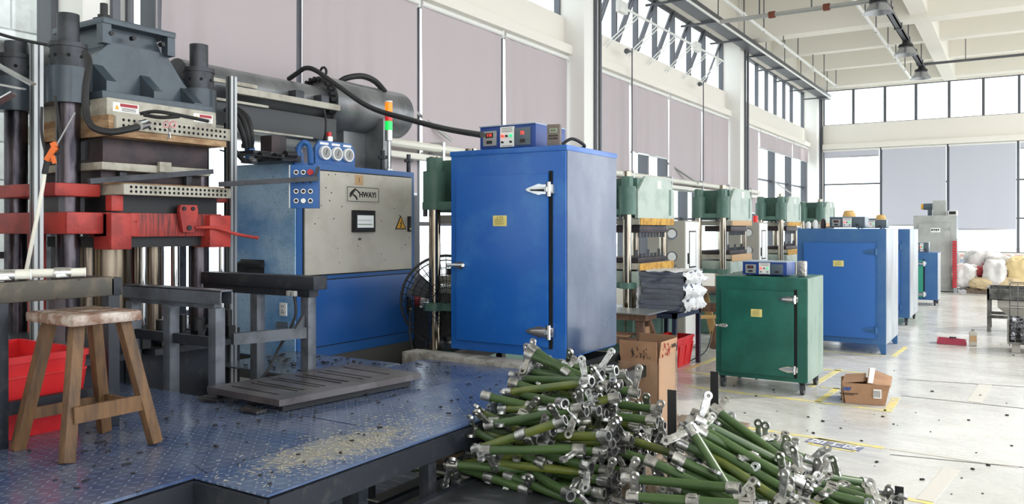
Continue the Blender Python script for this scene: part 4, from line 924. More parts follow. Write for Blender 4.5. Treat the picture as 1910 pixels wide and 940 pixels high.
# hopper stand and bin
T=thing('hopper_stand','grey steel stand with inverted pyramid hopper at right edge','hopper',(.0,15.7,0))
a=G(1841,618); x0,y0,x1,y1=a.x,a.y,a.x+1.05,a.y+.75; zt=.72
part(T,'tray_rim',MB().box((x0,y0,zt-.2),(x1,y0+.03,zt-.02)).box((x0,y1-.03,zt-.2),(x1,y1,zt)).box((x0,y0,zt-.2),(x0+.03,y1,zt)).box((x1-.03,y0,zt-.2),(x1,y1,zt)).box((x0,y0,zt-.2),(x1,y1,zt-.19)),'steel')
for x,y in ((x0,y0),(x1-.05,y0),(x0,y1-.05),(x1-.05,y1-.05)): part(T,'leg',MB().box((x,y,.003),(x+.05,y+.05,zt-.2)),'steel')
part(T,'low_frame',MB().box((x0+.05,y0+.005,.22),(x1-.05,y0+.045,.27)).box((x0+.005,y0+.05,.22),(x0+.045,y1-.05,.27)).box((x0+.05,y1-.045,.22),(x1-.05,y1-.005,.27)),'steel')
cx,cy=(x0+x1)/2-.02,(y0+y1)/2; r1=.36
part(T,'hopper',MB().box((cx-r1,cy-.3,.40),(cx+r1,cy+.3,.52)).hexa([(cx-.05,cy-.05,.10),(cx+.05,cy-.05,.10),(cx+.05,cy+.05,.10),(cx-.05,cy+.05,.10)],[(cx-r1,cy-.3,.40),(cx+r1,cy-.3,.40),(cx+r1,cy+.3,.40),(cx-r1,cy+.3,.40)]),'iron_pale')
a=G(1892,659); T=thing('casting_bin','grey metal bin on feet filled with metal castings at right edge','bin',(a.x+.35,a.y+.3,0))
x0,y0,x1,y1=a.x-.08,a.y,a.x+.8,a.y+.6
part(T,'tray',MB().box((x0,y0,.12),(x1,y1,.15)).box((x0,y0,.15),(x0+.02,y1,.45)).box((x0,y1-.02,.15),(x1,y1,.45)).box((x1-.02,y0,.15),(x1,y1,.45)),'steel')
for x in (x0+.05,x1-.15): part(T,'foot',MB().box((x,y0+.05,.003),(x+.1,y0+.15,.12)).box((x,y1-.15,.003),(x+.1,y1-.05,.12)),'iron_pale')
q=MB()
for z in [.2,.3,.4]: q.cyl((x0,y0,z),(x1,y0,z),.004,seg=5)
for k in range(10): q.cyl((x0+k*.09,y0,.15),(x0+k*.09,y0,.45),.004,seg=5)
part(T,'wire_front',q,'steel',stuff=True)
rr=random.Random(3); n=0; src=None
for k in range(8):
    for j in range(5):
        for y in (y0+.08,y0+.25):
            x=x0+.07+k*.1+rr.uniform(-.02,.02); z=.19+j*.062; c=None
            rot=(rr.uniform(0,3),rr.uniform(0,3),rr.uniform(0,3))
            if src is None:
                src=solo('metal_casting','grey cast metal ring in the '+'wire fronted bin, lowest layer, front row','casting',MB().ring((0,0,-.025),(0,0,.025),.038,.022,12).cb((.05,0,0),(.05,.03,.03),.004),'iron',group='metal castings in the bin',world=False,loc=(x,y,z)); src.rotation_euler=rot
            else:
                o=src.copy(); COL.objects.link(o); o.location=(x,y,z); o.rotation_euler=rot; o['label']='grey cast metal ring in the wire fronted bin, %s layer, %s row'%(('lowest','second','third','fourth','top')[j],'front' if y<y0+.1 else 'second')
T=thing('wire_basket','tall open wire basket rising behind the casting bin','basket',(x0+.3,y1+.25,0)); q=MB()
bx0,bx1,by0,by1=x0+.02,x1,y1+.1,y1+.5
for z in (.1,.55,.72,.9): 
    for a_,b_ in (((bx0,by0),(bx1,by0)),((bx0,by0),(bx0,by1)),((bx0,by1),(bx1,by1))): q.cyl((*a_,z),(*b_,z),.006,seg=6)
for k in range(9): q.cyl((bx0+k*.1,by0,.003),(bx0+k*.1,by0,.9),.005,seg=5)
for k in range(4): q.cyl((bx0,by0+k*.13,.003),(bx0,by0+k*.13,.9),.005,seg=5)
part(T,'wire_mesh',q,'steel',stuff=True)

# sacks on a pallet by the end wall
T=thing('sack_pallet','low wooden pallet under the sacks near the end wall','pallet',(0,24.9,0))
for k in range(8): part(T,'slat',MB().box((-1.15+k*.35,24.0,.1),(-.9+k*.35,26.0,.13)),'timber')
for y in (24.02,25,25.9): part(T,'bearer',MB().box((-1.15,y,.003),(1.6,y+.1,.098)),'timber')
def sack(px,py,y,sx,sy,sz,m,lab,rot=0,tilt=0):
    p=YP(px,py,y); q=MB(); bmesh.ops.create_icosphere(q.bm,subdivisions=4,radius=1)
    mx=Matrix.Rotation(rot,3,'Z')@Matrix.Rotation(tilt,3,'Y')
    for v in q.bm.verts:
        c=v.co.copy(); f=(abs(c.x)**3.2+abs(c.y)**3.2+abs(c.z)**3.2)**(-1/3.2); c*=f*1.0
        n_=noise.noise(c*1.7+Vector((px,py,0)))*.14+noise.noise(c*4+Vector((px,0,py)))*.12+abs(noise.noise(c*8+Vector((px,3,py))))*.08; c*=(1+n_); c=mx@Vector((c.x*sx,c.y*sy,c.z*sz)); v.co=c
    zc=max(p.z,sz*.9+.14)
    T=thing('sack',lab,'sack',(p.x,y,zc-sz)); part(T,'sack_body',q,m,world=False,ang=180).location=(0,0,sz)
    part(T,'tied_neck',MB().lathe([(.0,.0),(.10,.02),(.05,.07),(.07,.12),(.03,.14)],c=mx@Vector((sx*.75,0,sz*1.5)),seg=10),m,world=False,ang=60)
sack(1800,522,24.3,.28,.3,.32,'sack_white','white sack at the left foot of the sack pile',0); sack(1830,538,24.1,.28,.25,.14,'sack_tan','flat tan sack at the bottom of the sack pile')
sack(1822,508,24.5,.32,.25,.15,'sack_red','dark red rolled sack in the sack pile',.2,-.2); sack(1829,498,25.2,.42,.35,.42,'sack_white','big white sack at the upper left of the pile',.1); 
sack(1856,520,24.2,.27,.3,.38,'sack_white','upright white sack with faint red print, front centre of the pile'); sack(1884,538,24.2,.3,.3,.16,'sack_tan','tan sack at the bottom right of the centre sack')
sack(1880,525,24.4,.32,.3,.13,'sack_green','grey green sack under the red one in the pile'); sack(1870,512,24.5,.34,.3,.12,'sack_red','bright red flat sack right of the centre of the pile',-.1,.1)
sack(1866,492,24.9,.34,.32,.22,'sack_white','white sack lying on top of the pile'); sack(1903,510,24.4,.32,.4,.42,'sack_yellow','yellow sack at the right picture edge'); sack(1845,488,25.3,.3,.3,.25,'sack_white','white crumpled sack at the very top of the pile',.5)
T=thing('striped_tarp','pale tarpaulin with red and blue stripes hung under the end windows','tarp',(0,YE-.05,0))
xa=YP(1792,480,YE).x
for k,(z0,z1,m_) in enumerate(((.0,.12,'tarp_red'),(.12,.2,'tarp_white'),(.2,.32,'tarp_blue'),(.32,.42,'tarp_white'),(.42,.52,'tarp_red'),(.52,.58,'tarp_white'),(.58,.68,'tarp_blue'),(.68,.76,'tarp_white'),(.76,.83,'tarp_red'))):
    part(T,'stripe',MB().box((xa,YE-.06-.003*(k%2),z0+.02),(3.5,YE-.03,z1+.02)),m_)

# ================= RUBBER PRESS (left) =================
T=thing('rubber_press','large four column vulcanising press with dark grey head and red table frame','press',(-5.5,3.36,0))
CY0,CY1,CX0,CX1=2.87,3.85,-5.2,-5.85
def cz(px,py,X): return XP(px,py,X).z
colcm=mat('column_dark',(92,86,92),.3,.9,c2=(54,52,58),ns=7,stretch=(1,1,.3),bump=.05)
for (x,y,zt) in ((CX0,CY0,3.08),(CX0,CY1,3.07),(CX1,CY0,2.98),(CX1,CY1,2.98)):
    part(T,'column',MB().cyl((x,y,.35),(x,y,2.6),.072,seg=24),colcm)
    part(T,'threaded_end',MB().cyl((x,y,2.86),(x,y,zt),.066 if x==CX0 else .07,seg=24),'dark_steel')
    n_=part(T,'lock_nut',MB().cyl((x,y,2.72),(x,y,2.86),.105,seg=28).cyl((x,y,2.86),(x,y,2.89),.112,seg=28),'dark_steel')
    q=MB()
    for k in range(8): a_=k*PI/4+.3; q.cyl((x+.1*math.cos(a_),y+.1*math.sin(a_),2.8),(x+.108*math.cos(a_),y+.108*math.sin(a_),2.8),.012,seg=8)
    part(n_,'spanner_hole',q,'hole',stuff=True)
    part(T,'head_sleeve',MB().cyl((x,y,2.5),(x,y,2.73),.125,seg=28),'press_grey')
# cast head
part(T,'head_body',MB().box((-5.95,2.92,2.54),(-5.24,3.80,2.80),.02),'press_grey')
part(T,'head_dome',MB().prism([(3.0,2.78),(3.72,2.78),(3.55,2.95),(3.50,3.06),(3.12,3.06),(3.12,2.93)],'x',-5.8,-5.22),'press_grey')
part(T,'head_front',MB().prism([(2.98,2.54),(3.82,2.54),(3.82,2.66),(3.70,2.76),(3.56,2.95),(3.14,2.95),(3.02,2.82)],'x',-5.24,-5.18),'press_grey')
for (y,zt) in ((3.02,2.76),(3.36,2.74),(3.68,2.70)):
    part(T,'head_rib',MB().prism([(-5.2,2.54),(-5.02,2.54),(-5.02,zt-.10),(-5.10,zt-.04),(-5.2,zt+.04)],'y',y,y+.07),'press_grey')
part(T,'head_base_flange',MB().box((-5.22,2.98,2.54),(-5.0,3.82,2.59),.005),'press_grey')
tp=part(T,'top_plate',MB().box((-5.75,3.06,3.06),(-5.12,3.60,3.10),.004),'press_grey')
part(T,'top_web',MB().box((-5.2,3.06,2.93),(-5.13,3.12,3.06)).box((-5.2,3.54,2.93),(-5.13,3.6,3.06)),'press_grey',stuff=True)
part(T,'lifting_bolt',MB().cyl((-5.35,3.2,3.10),(-5.35,3.2,3.14),.07,seg=16).cyl((-5.35,3.2,3.14),(-5.35,3.2,3.17),.04,seg=12).cyl((-5.35,3.2,3.17),(-5.35,3.2,3.25),.025,seg=10),'black')
q=MB(); 
for y in (3.12,3.5,3.28): q.cyl((-5.16,y,3.0),(-5.12,y,3.0),.016,seg=8)
part(T,'cap_screws',q,'black',stuff=True)
# platens under the head
def perf(n,z0,z1,X,ya,yb,rows=2,cols=22):
    o=part(T,n,MB().box((-5.95,ya,z0),(X,yb,z1),.003),'beige_plate'); q=MB()
    for r_ in range(rows):
        for c in range(cols):
            y=ya+.05+(yb-ya-.1)*c/(cols-1); z=z0+(z1-z0)*(.3+.42*r_); q.cyl((X-.001,y,z),(X+.0015,y,z),.0095,seg=8)
    part(o,'heater_holes',q,'hole',stuff=True)
    return o
bp_=part(T,'bolster_plate',MB().box((-5.9,2.98,2.425),(-4.95,3.81,2.54),.006),'beige_plate')
for (ya,yb) in ((3.02,3.2),(3.62,3.78)):
    o=part(bp_,'warning_sticker',MB().box((-4.951,ya,2.455),(-4.948,yb,2.515)),'paper'); part(o,'red_band',MB().box((-4.949,ya+.05,2.49),(-4.946,yb-.01,2.51)),'sack_red')
    q=MB()
    for k in range(3): q.box((-4.949,ya+.06,2.463+.008*k),(-4.9465,yb-.02,2.466+.008*k))
    part(o,'print',q,'ink')
    part(o,'pictogram',MB().prism([(ya+.012,2.47),(ya+.042,2.47),(ya+.027,2.50)],'x',-4.949,-4.946),'warn_yellow')
perf('heating_platen',2.335,2.42,-4.88,3.0,3.88)
part(T,'insulation_board',MB().box((-5.9,2.98,2.29),(-4.90,3.86,2.334)),'insul_wood')
part(T,'insulation_side',MB().box((-5.8,2.965,2.29),(-4.905,2.998,2.425)),'insul_wood')
part(T,'upper_mold',MB().box((-5.85,3.0,2.13),(-5.03,3.80,2.289),.004),'mold_brown')
q=MB().box((-5.6,2.985,2.15),(-5.2,2.999,2.27)); part(T,'mold_lug',q,'dark_steel')
part(T,'hole_in_lug',MB().cyl((-5.3,2.98,2.21),(-5.3,2.986,2.21),.016,seg=10),'hole')
part(T,'cavity_plate',MB().box((-5.85,2.96,2.075),(-4.97,3.78,2.125),.004),'beige_plate'); part(T,'latch_block',MB().box((-4.97,3.35,2.08),(-4.94,3.44,2.15),.004),'beige_plate')
part(T,'lower_mold',MB().box((-5.8,3.0,1.99),(-5.05,3.76,2.074),.004),'mold_brown')
for y in (3.1,3.6): part(T,'guide_block',MB().box((-5.05,y,1.995),(-5.0,y+.05,2.07),.004),'dark_steel')
perf('lower_platen',1.915,1.985,-4.86,3.04,3.87); part(T,'insulation_board',MB().box((-5.88,3.02,1.985),(-4.9,3.85,1.995)),'insul_wood')
part(T,'eject_bar',MB().bar(D(166,338,4.95),D(396,320,5.7),.03,.035),'dark_steel'); 
# red moving frame
part(T,'red_table',MB().box((-6.0,2.72,1.90),(-5.08,3.02,1.985),.015),'press_red'); part(T,'red_table_end',MB().box((-5.9,3.80,1.89),(-5.0,4.02,1.975),.015),'press_red')
part(T,'stop_block',MB().box((-5.0,3.0,1.81),(-4.93,3.08,1.91),.004),'press_red'); part(T,'spring_block',MB().box((-5.35,2.78,1.80),(-5.15,2.95,1.90)),'hose_grey')
part(T,'dark_core',MB().box((-5.8,3.02,1.78),(-4.98,3.84,1.913)),'black')
part(T,'red_beam',MB().box((-5.96,2.74,1.66),(-4.98,2.98,1.80),.015),'press_red'); 
part(T,'red_apron',MB().box((-5.16,2.98,1.64),(-4.95,3.86,1.80),.006),'red_streaked')
part(T,'red_corner',MB().box((-5.1,2.98,1.56),(-4.90,3.12,1.795),.006),'press_red'); part(T,'red_corner',MB().box((-5.1,3.72,1.56),(-4.90,3.90,1.79),.006),'press_red')
part(T,'red_boss',MB().cyl((-4.95,3.16,1.72),(-4.93,3.16,1.72),.03,seg=12).box((-4.96,3.13,1.64),(-4.93,3.19,1.80),.012),'press_red')
part(T,'under_plate',MB().box((-5.7,3.0,1.57),(-5.0,3.82,1.64)),'black')
q=MB().prism([(3.49,1.86),(3.62,1.86),(3.63,1.82),(3.60,1.67),(3.51,1.67),(3.48,1.82)],'x',-4.94,-4.91); o=part(T,'link_bracket',q,'press_red')
for y,z,r in ((3.515,1.835,.014),(3.585,1.835,.014),(3.555,1.70,.018)): part(o,'bolt',MB().cyl((-4.91,y,z),(-4.90,y,z),r,seg=12),'black')
part(T,'red_lever',MB().tube([(-4.91,3.6,1.70),(-4.88,3.75,1.70),(-4.84,3.9,1.655),(-4.78,4.05,1.625)],.012),'press_red')
# rams, tie rods below
for (y,x,r,m_) in ((3.12,-5.42,.06,'rod_steel'),(3.32,-5.5,.17,'rod_steel'),(3.47,-5.2,.06,'rod_steel'),(3.56,-5.55,.06,'rod_steel'),(3.0,-5.35,.028,'chrome'),(3.72,-5.3,.03,'chrome'),(3.90,-5.0,.022,'chrome'),(3.30,-5.05,.02,'chrome')): part(T,'ram_rod',MB().cyl((x,y,.9),(x,y,1.6),r,seg=20),m_)
part(T,'red_post',MB().box((-5.5,3.58,.9),(-5.4,3.68,1.62)),'press_red'); part(T,'red_post',MB().box((-5.62,2.83,1.0),(-5.54,2.91,1.70)),'press_red')
for x in (-5.1,-5.7): part(T,'guide_post',MB().box((x-.03,4.02,.5),(x+.03,4.08,2.5)),'dark_steel')
part(T,'base_block',MB().box((-6.0,2.6,.06),(-4.98,4.05,.95),.01),'frame_dark'); part(T,'base_deck',MB().box((-5.95,2.65,.95),(-5.0,4.0,.985)),'dark_steel')
part(T,'base_shelf',MB().box((-4.98,2.75,.86),(-4.80,3.06,.90)).box((-4.98,3.22,.86),(-4.80,4.0,.90)),'dark_steel',stuff=True)
for i,(y,r) in enumerate(((3.2,.03),(3.34,.05),(3.5,.03),(3.62,.06),(3.75,.04),(3.88,.03))): part(T,'valve_body',MB().cyl((-4.9,y,.98),(-4.9,y,1.06+.02*(i%3)),r*.8,seg=12).box((-4.94,y-.03,.905),(-4.86,y+.03,.985)),'black')
# aluminium light guard posts
for (y,X,b,t_) in ((2.62,-5.1,1.3,2.84),(3.97,-4.98,1.3,2.83)):
    q=MB(); q.box((X-.028,y-.028,.5),(X+.028,y+.028,t_)); part(T,'profile_post',q,'alu_post')
    q=MB(); q.box((X+.028,y-.006,.5),(X+.0285,y+.006,t_)).box((X-.006,y-.0285,.5),(X+.006,y-.028,t_)); part(T,'profile_slot',q,'dark_steel',stuff=True)
# hose on the head
part(T,'corrugated_hose',MB().tube([D(158,98,4.9),D(166,118,4.85),D(160,165,4.8),D(160,205,4.78),D(172,236,4.75),D(205,246,4.78),D(240,241,4.85),D(268,234,4.95)],.021,seg=10),'rubber')
part(T,'hose_gland',MB().cyl(D(258,235,4.9),D(272,231,5.0),.03,seg=12),'chrome')
q=MB().tube([D(262,212,5.1),D(290,208,5.1),D(330,214,5.15),D(360,220,5.3),D(388,226,5.4)],.012)
part(T,'cable_loop',q,'rubber'); part(T,'cable_loop',MB().tube([D(268,214,5.08),D(300,219,5.1),D(335,217,5.15)],.012),'rubber')
# scissors
T=thing('pink_scissors','small pink scissors hanging from the perforated platen','scissors',tuple(D(317,240,5.15)))
p=D(317,232,5.15); u=Vector((CA,SA,0)); z=Vector((0,0,1))
def rg(c,r): return [c+u*(r*math.cos(a_*PI/6))+z*(r*1.2*math.sin(a_*PI/6)) for a_ in range(13)]
for s_ in (-1,1): part(T,'handle',MB().tube(rg(p+u*.022*s_,.017),.005,seg=6,smooth=False),'pink'); 
part(T,'blade',MB().bar(p-z*.01+u*.01,p-z*.10-u*.018,.010,.003),'chrome'); part(T,'blade',MB().bar(p-z*.01-u*.01,p-z*.09+u*.002,.010,.003),'chrome')
part(T,'cord',MB().cyl(p+z*.02,p+z*.07,.002,seg=5),'paper')
# air gun
p=D(97,280,4.45); T=thing('air_gun','orange air blow gun hanging on a white hose beside the near column','air gun',tuple(p))
part(T,'gun_body',MB().bar(D(104,274,4.45),D(88,300,4.45),.035,.03,bev=.006).bar(D(96,272,4.45),D(106,268,4.45),.025,.03,bev=.005),'orange'); part(T,'trigger',MB().bar(D(98,290,4.43),D(102,305,4.43),.01,.02),'orange')
part(T,'gun_grip',MB().bar(D(88,300,4.45),D(83,325,4.45),.024,.026,bev=.005),'rubber'); part(T,'nozzle',MB().cyl(D(104,274,4.45),D(140,210,4.45),.005,seg=6),'alu')
part(T,'air_hose',MB().tube([D(83,325,4.45),D(80,345,4.42),D(70,400,4.4),D(58,460,4.4),D(48,510,4.42)],.011,seg=8),'pvc')
part(T,'black_hose',MB().tube([D(78,200,4.55),D(78,250,4.5),D(86,288,4.46)],.008),'rubber'); part(T,'black_hose',MB().tube([D(103,180,4.6),D(112,250,4.5),D(112,280,4.46),D(98,290,4.45)],.008),'rubber')
part(T,'black_hose',MB().tube([D(-5,62,4.9),D(30,72,4.9),D(90,84,4.85)],.01),'rubber')
# pendulum arm to pendant
solo('flat_arm','flat dark steel arm reaching from the press to the blue button panel','arm',MB().bar(D(408,344,5.75),D(594,333,5.9),.03,.035).bar(D(586,334,5.9),D(594,311,5.9),.02,.02),'dark_steel',loc=tuple(D(500,340,5.8)))
# rear twin press at far left
T=thing('rear_press','dark grey twin press head with white edged ribs at the left picture edge','press',(-6.0,1.9,0))
part(T,'head_block',MB().box((-6.05,1.5,2.32),(-5.35,2.42,2.62),.01),'press_grey')
part(T,'ledge',MB().prism([(-5.35,2.32),(-5.2,2.45),(-5.2,2.52),(-5.35,2.62)],'y',1.5,2.42),'press_grey')
for k in range(3): part(T,'rib',MB().bar(D(-10+k*0,118+38*k,4.75),D(62-18*k+0,158+8*k,4.75),.01,.05,up=(0,1,0)),'alu')
part(T,'column',MB().cyl((-5.4,1.9,.3),(-5.4,1.9,2.4),.09,seg=20),'column_dark'); part(T,'column',MB().cyl((-5.6,2.38,.3),(-5.6,2.38,2.35),.07,seg=20),'column_dark')
part(T,'base',MB().box((-6.1,1.2,.02),(-5.3,2.45,.9)),'frame_dark')
part(T,'red_bar',MB().box((-5.8,1.5,1.55),(-5.3,2.45,1.85)),'press_red')
T=thing('round_motor','grey green motor body standing behind the red crate','motor',(-5.1,2.3,.7))
part(T,'motor_body',MB().cyl((-5.0,2.25,.705),(-5.0,2.25,1.05),.12,seg=20).cyl((-5.0,2.25,1.05),(-5.0,2.25,1.08),.15,seg=20),'motor_green'); part(T,'motor_cap',MB().cyl((-5.0,2.25,1.08),(-5.0,2.25,1.18),.1,seg=20).cyl((-5.0,2.25,1.18),(-5.0,2.25,1.22),.04,seg=12),'black')
part(T,'base_tank',MB().box((-5.3,1.6,.705),(-4.9,2.1,1.0),.01),'motor_green')
# horizontal rams
T=thing('horizontal_ram','long grey horizontal hydraulic ram with a wide cylinder end over the blue cabinet','hydraulic cylinder',(-5.55,5,2.3))
AX,AZ=-5.55,2.87
part(T,'rear_tube',MB().cyl((-6.0,1.2,2.88),(-6.0,3.6,2.88),.14,seg=32),'ram_grey')
part(T,'ram_tube',MB().cyl((AX,3.9,AZ),(AX,5.45,AZ),.15,seg=36),'ram_grey')
part(T,'cylinder',MB().cyl((AX,5.55,AZ+.01),(AX,6.52,AZ+.01),.24,seg=48).cyl((AX,6.52,AZ+.01),(AX,6.58,AZ+.01),.24,.17,seg=48),'ram_grey')
part(T,'flange',MB().cyl((AX,5.42,AZ+.01),(AX,5.55,AZ+.01),.245,seg=48),'ram_grey')
for k in range(24): a_=k*2*PI/24; part(T,'flange_bolt',MB().cyl((AX+.21*math.cos(a_),5.35,AZ+.01+.21*math.sin(a_)),(AX+.21*math.cos(a_),5.42,AZ+.01+.21*math.sin(a_)),.02,seg=8),'black')
part(T,'eye_bolt',MB().tube([Vector((AX+.04*math.cos(k*PI/5),5.47,AZ+.30+.045*math.sin(k*PI/5))) for k in range(11)],.012,smooth=False),'black')
part(T,'support_plate',MB().box((AX-.22,6.02,2.2),(AX+.26,6.14,2.78),.004),'ram_grey')
part(T,'support_web',MB().box((AX-.1,5.72,2.2),(AX+.02,6.02,2.7)),'ram_grey')
part(T,'support_foot',MB().box((AX-.3,5.7,2.215),(AX+.4,6.3,2.25)),'dark_steel')
for y,x in ((5.85,-5.15),(6.3,-5.2)): part(T,'anchor_bolt',MB().cyl((x,y,2.25),(x,y,2.44),.022,seg=10).cyl((x,y,2.36),(x,y,2.39),.045,seg=6),'dark_steel')
part(T,'guide_rail',MB().box((-5.34,4.2,2.775),(-5.28,5.42,2.83),.003),'beige_plate'); part(T,'guide_rail',MB().box((-5.42,3.95,2.86),(-5.38,4.55,2.89)),'beige_plate')
part(T,'rail_beam',MB().box((-5.55,3.95,2.50),(-5.33,5.42,2.70),.004),'hose_grey'); part(T,'rail_strip',MB().box((-5.34,3.95,2.70),(-5.30,4.6,2.72)),'beige_plate'); part(T,'lower_strip',MB().box((-5.34,3.95,2.49),(-5.30,5.1,2.505)),'beige_plate')
for y in (4.9,5.2): part(T,'carriage',MB().box((-5.4,y,2.80),(-5.3,y+.1,2.90),.01),'dark_steel')
# services below ram
T=thing('grey_vent_pipe','pale grey pipe with bend below the horizontal ram','pipe',tuple(D(540,240,7.3)))
part(T,'pipe_body',MB().tube([D(475,228,7.1),D(520,240,7.2),D(560,250,7.4),D(595,256,7.5),D(602,275,7.5),D(585,305,7.45)],.062,seg=14),'pvc')
part(T,'flange',MB().cyl(D(470,228,7.1),D(478,230,7.1),.09,seg=16),'alu')
part(T,'strap',MB().cyl(D(516,226,7.1),D(516,258,7.1),.006,seg=6),'paper')
T=thing('valve_block','cluster of dark hydraulic valves with blue solenoids on the blue cabinet','valve block',tuple(D(500,285,6.6)))
part(T,'valve_body',MB().cb(D(510,272,6.7),(.14,.16,.16),.01),'mold_brown'); part(T,'valve_plate',MB().cb(D(485,288,6.6),(.2,.3,.04),.005),'dark_steel')
for k,(px,py) in enumerate(((465,265),(466,278),(467,292))): part(T,'solenoid',MB().cb(D(px,py,6.5),(.06,.06,.03),.004),'hydr_blue'); 
for k,(px,py) in enumerate(((492,290),(520,292),(540,288))): part(T,'fitting',MB().cyl(D(px-8,py,6.4),D(px+10,py+1,6.5),.03,seg=12),'black')
for k,(px,py) in enumerate(((455,272),(470,296),(475,300))): part(T,'cap',MB().cyl(D(px-4,py,6.4),D(px+4,py,6.4),.02,seg=10),'alu')
part(T,'manifold',MB().cb(D(505,298,6.6),(.5,.2,.05),.005),'dark_steel')
T=thing('hydraulic_hoses','bundle of black hydraulic hoses curving down beside the press','hose',tuple(D(450,240,6.3)))
for dx,dd in ((0,0),(12,.05),(22,.1)): part(T,'hose',MB().tube([D(420+dx,203,6.3+dd),D(440+dx,220,6.3+dd),D(453+dx*.7,250,6.3+dd),D(458+dx*.5,275,6.35+dd)],.022),'rubber')
part(T,'hose',MB().tube([D(405,250,6.0),D(425,268,6.1),D(455,300,6.3)],.02),'rubber'); part(T,'thin_cable',MB().tube([D(410,280,6.1),D(440,286,6.2),D(500,292,6.3),D(545,296,6.4)],.006),'rubber')
solo('arched_hose','black hose arched over the wide grey cylinder','hose',MB().tube([D(628,158,7.9),D(645,146,7.9),D(675,142,8.0),D(700,152,8.1),D(718,172,8.1)],.03),'rubber',loc=tuple(D(675,150,8)))
solo('power_cable','thick black cable sagging from the ring on the ram to the blue control box','cable',MB().tube([D(538,148,7.35),D(555,136,7.3),D(570,127,7.25),D(590,132,7.2),D(630,160,7.0),D(690,200,6.7),D(760,222,6.5),D(830,240,6.2),D(900,252,5.7)],.022),'rubber',loc=tuple(D(700,200,6.8)))
solo('gauge_cable','thin black cable dropping from the rail to the gauge panel','cable',MB().tube([D(604,205,7.0),D(608,225,7.0),D(607,250,7.0),D(602,268,7.1)],.010),'rubber',loc=tuple(D(606,240,7)))
# ================= CONTROL CABINET =================
KX=-5.0; T=thing('control_cabinet','blue control cabinet with a beige door and touch screen','cabinet',(-5.42,5.38,.4))
ya,yb,zb,zt=4.62,6.14,.605,2.24
part(T,'side_sheet',MB().prism([(-5.86,1.33),(-5.81,1.33),(-5.81,.62),(KX-.01,.62),(KX-.01,zt),(-5.86,zt)],'y',ya,ya+.012),'cab_side_lit')
part(T,'body',MB().box((-5.85,ya+.013,zb),(KX,yb,zt),.004),'cab_blue')
q0,q1,q2,q3=[YP(a_,b_,ya) for a_,b_ in ((434,515),(493,515),(493,485),(450,483))]
part(T,'side_opening',MB().prism([(v.x,v.z) for v in (q0,q1,q2,q3)],'y',ya-.003,ya-.001),'black')
part(T,'loose_hose',MB().tube([YP(432,520,ya-.05),YP(448,492,ya-.06),YP(490,494,ya-.04)],.025),'rubber')
part(T,'plinth',MB().box((-5.8,ya+.05,.40),(KX-.01,yb-.01,zb)),'cab_base')
def cx(px,py): p=XP(px,py,KX); return p.y,p.z
d0=cx(566,318);d1=cx(765,331);d2=cx(765,503);d3=cx(566,511)
ys0,ys1=d0[0],d1[0]; zs1=(d0[1]+d1[1])/2; zs0=(d2[1]+d3[1])/2
part(T,'door_seal',MB().box((KX,ys0-.012,zs0-.012),(KX+.004,ys1+.012,zs1+.012)),'black')
D1=part(T,'upper_door',MB().box((KX+.004,ys0,zs0),(KX+.02,ys1,zs1),.003),'cab_beige')
part(T,'door_seal',MB().box((KX,ys0-.008,.692),(KX+.006,ys1+.013,zs0-.042)),'black')
D2=part(T,'lower_door',MB().box((KX,ys0,.70),(KX+.014,ys1+.005,zs0-.05),.003),'lower_blue')
def rect(px0,py0,px1,py1,X=KX+.02): a_=XP(px0,(py0),X); b_=XP(px1,(py1),X); return a_.y,b_.y,b_.z,a_.z
def plate_on(par,nm,y0,y1,z0,z1,th,m,X=KX+.02,bev=0): return part(par,nm,MB().box((X,y0,z0),(X+th,y1,z1),bev),m)
a_=XP(641,362,KX); b_=XP(705,363,KX); yc=(a_.y+b_.y)/2; zc=a_.z; wy=b_.y-a_.y
N_=plate_on(D1,'name_plate',a_.y,b_.y,zc-.075,zc+.08,.004,'bottle'); 
q=MB()
for (p0,p1) in (((a_.y+.02,zc+.065),(b_.y-.02,zc+.065)),((a_.y+.02,zc-.06),(b_.y-.02,zc-.06)),((a_.y+.02,zc-.06),(a_.y+.02,zc+.065)),((b_.y-.02,zc-.06),(b_.y-.02,zc+.065))): q.bar((KX+.025,*p0),(KX+.025,*p1),.004,.004)
part(N_,'plate_border',q,'black')
off=Vector(N_['_wo']); text(N_,'plate_text','HWAYI',.068,Vector((KX+.0245,yc+.058,zc))-off,RXX,'black',.001,sx=1.0,off=.0022)
q=MB().tube([Vector((KX+.025,a_.y+.05+k*.03,zc+.0+.045*math.sin(k*.7))) for k in range(5)],.006,seg=6).tube([Vector((KX+.025,a_.y+.05,zc-.02)),Vector((KX+.025,a_.y+.09,zc+.02)),Vector((KX+.025,a_.y+.12,zc+.05))],.009,seg=6).tube([Vector((KX+.025,a_.y+.09,zc-.0)),Vector((KX+.025,a_.y+.125,zc-.02)),Vector((KX+.025,a_.y+.14,zc-.045))],.008,seg=6)
part(N_,'emblem',q,'black')
a_=XP(659,335,KX); b_=XP(674,336,KX); C_=plate_on(D1,'number_card',a_.y,b_.y,zc+.085,zc+.175,.002,'label_tan'); text(C_,'number','1',.06,Vector((KX+.0225,(a_.y+b_.y)/2,zc+.13))-Vector(C_['_wo']),RXX,'ink')
a_=XP(652,413,KX); b_=XP(693,414,KX); zc=a_.z; S_=plate_on(D1,'touch_screen',a_.y,b_.y,zc-.095,zc+.1,.03,'black',bev=.006)
part(S_,'bezel',MB().box((KX+.05,a_.y+.03,zc-.075),(KX+.052,b_.y-.015,zc+.075)),'dark_steel'); part(S_,'display',MB().box((KX+.052,a_.y+.045,zc-.055),(KX+.0535,b_.y-.03,zc+.055)),'screen')
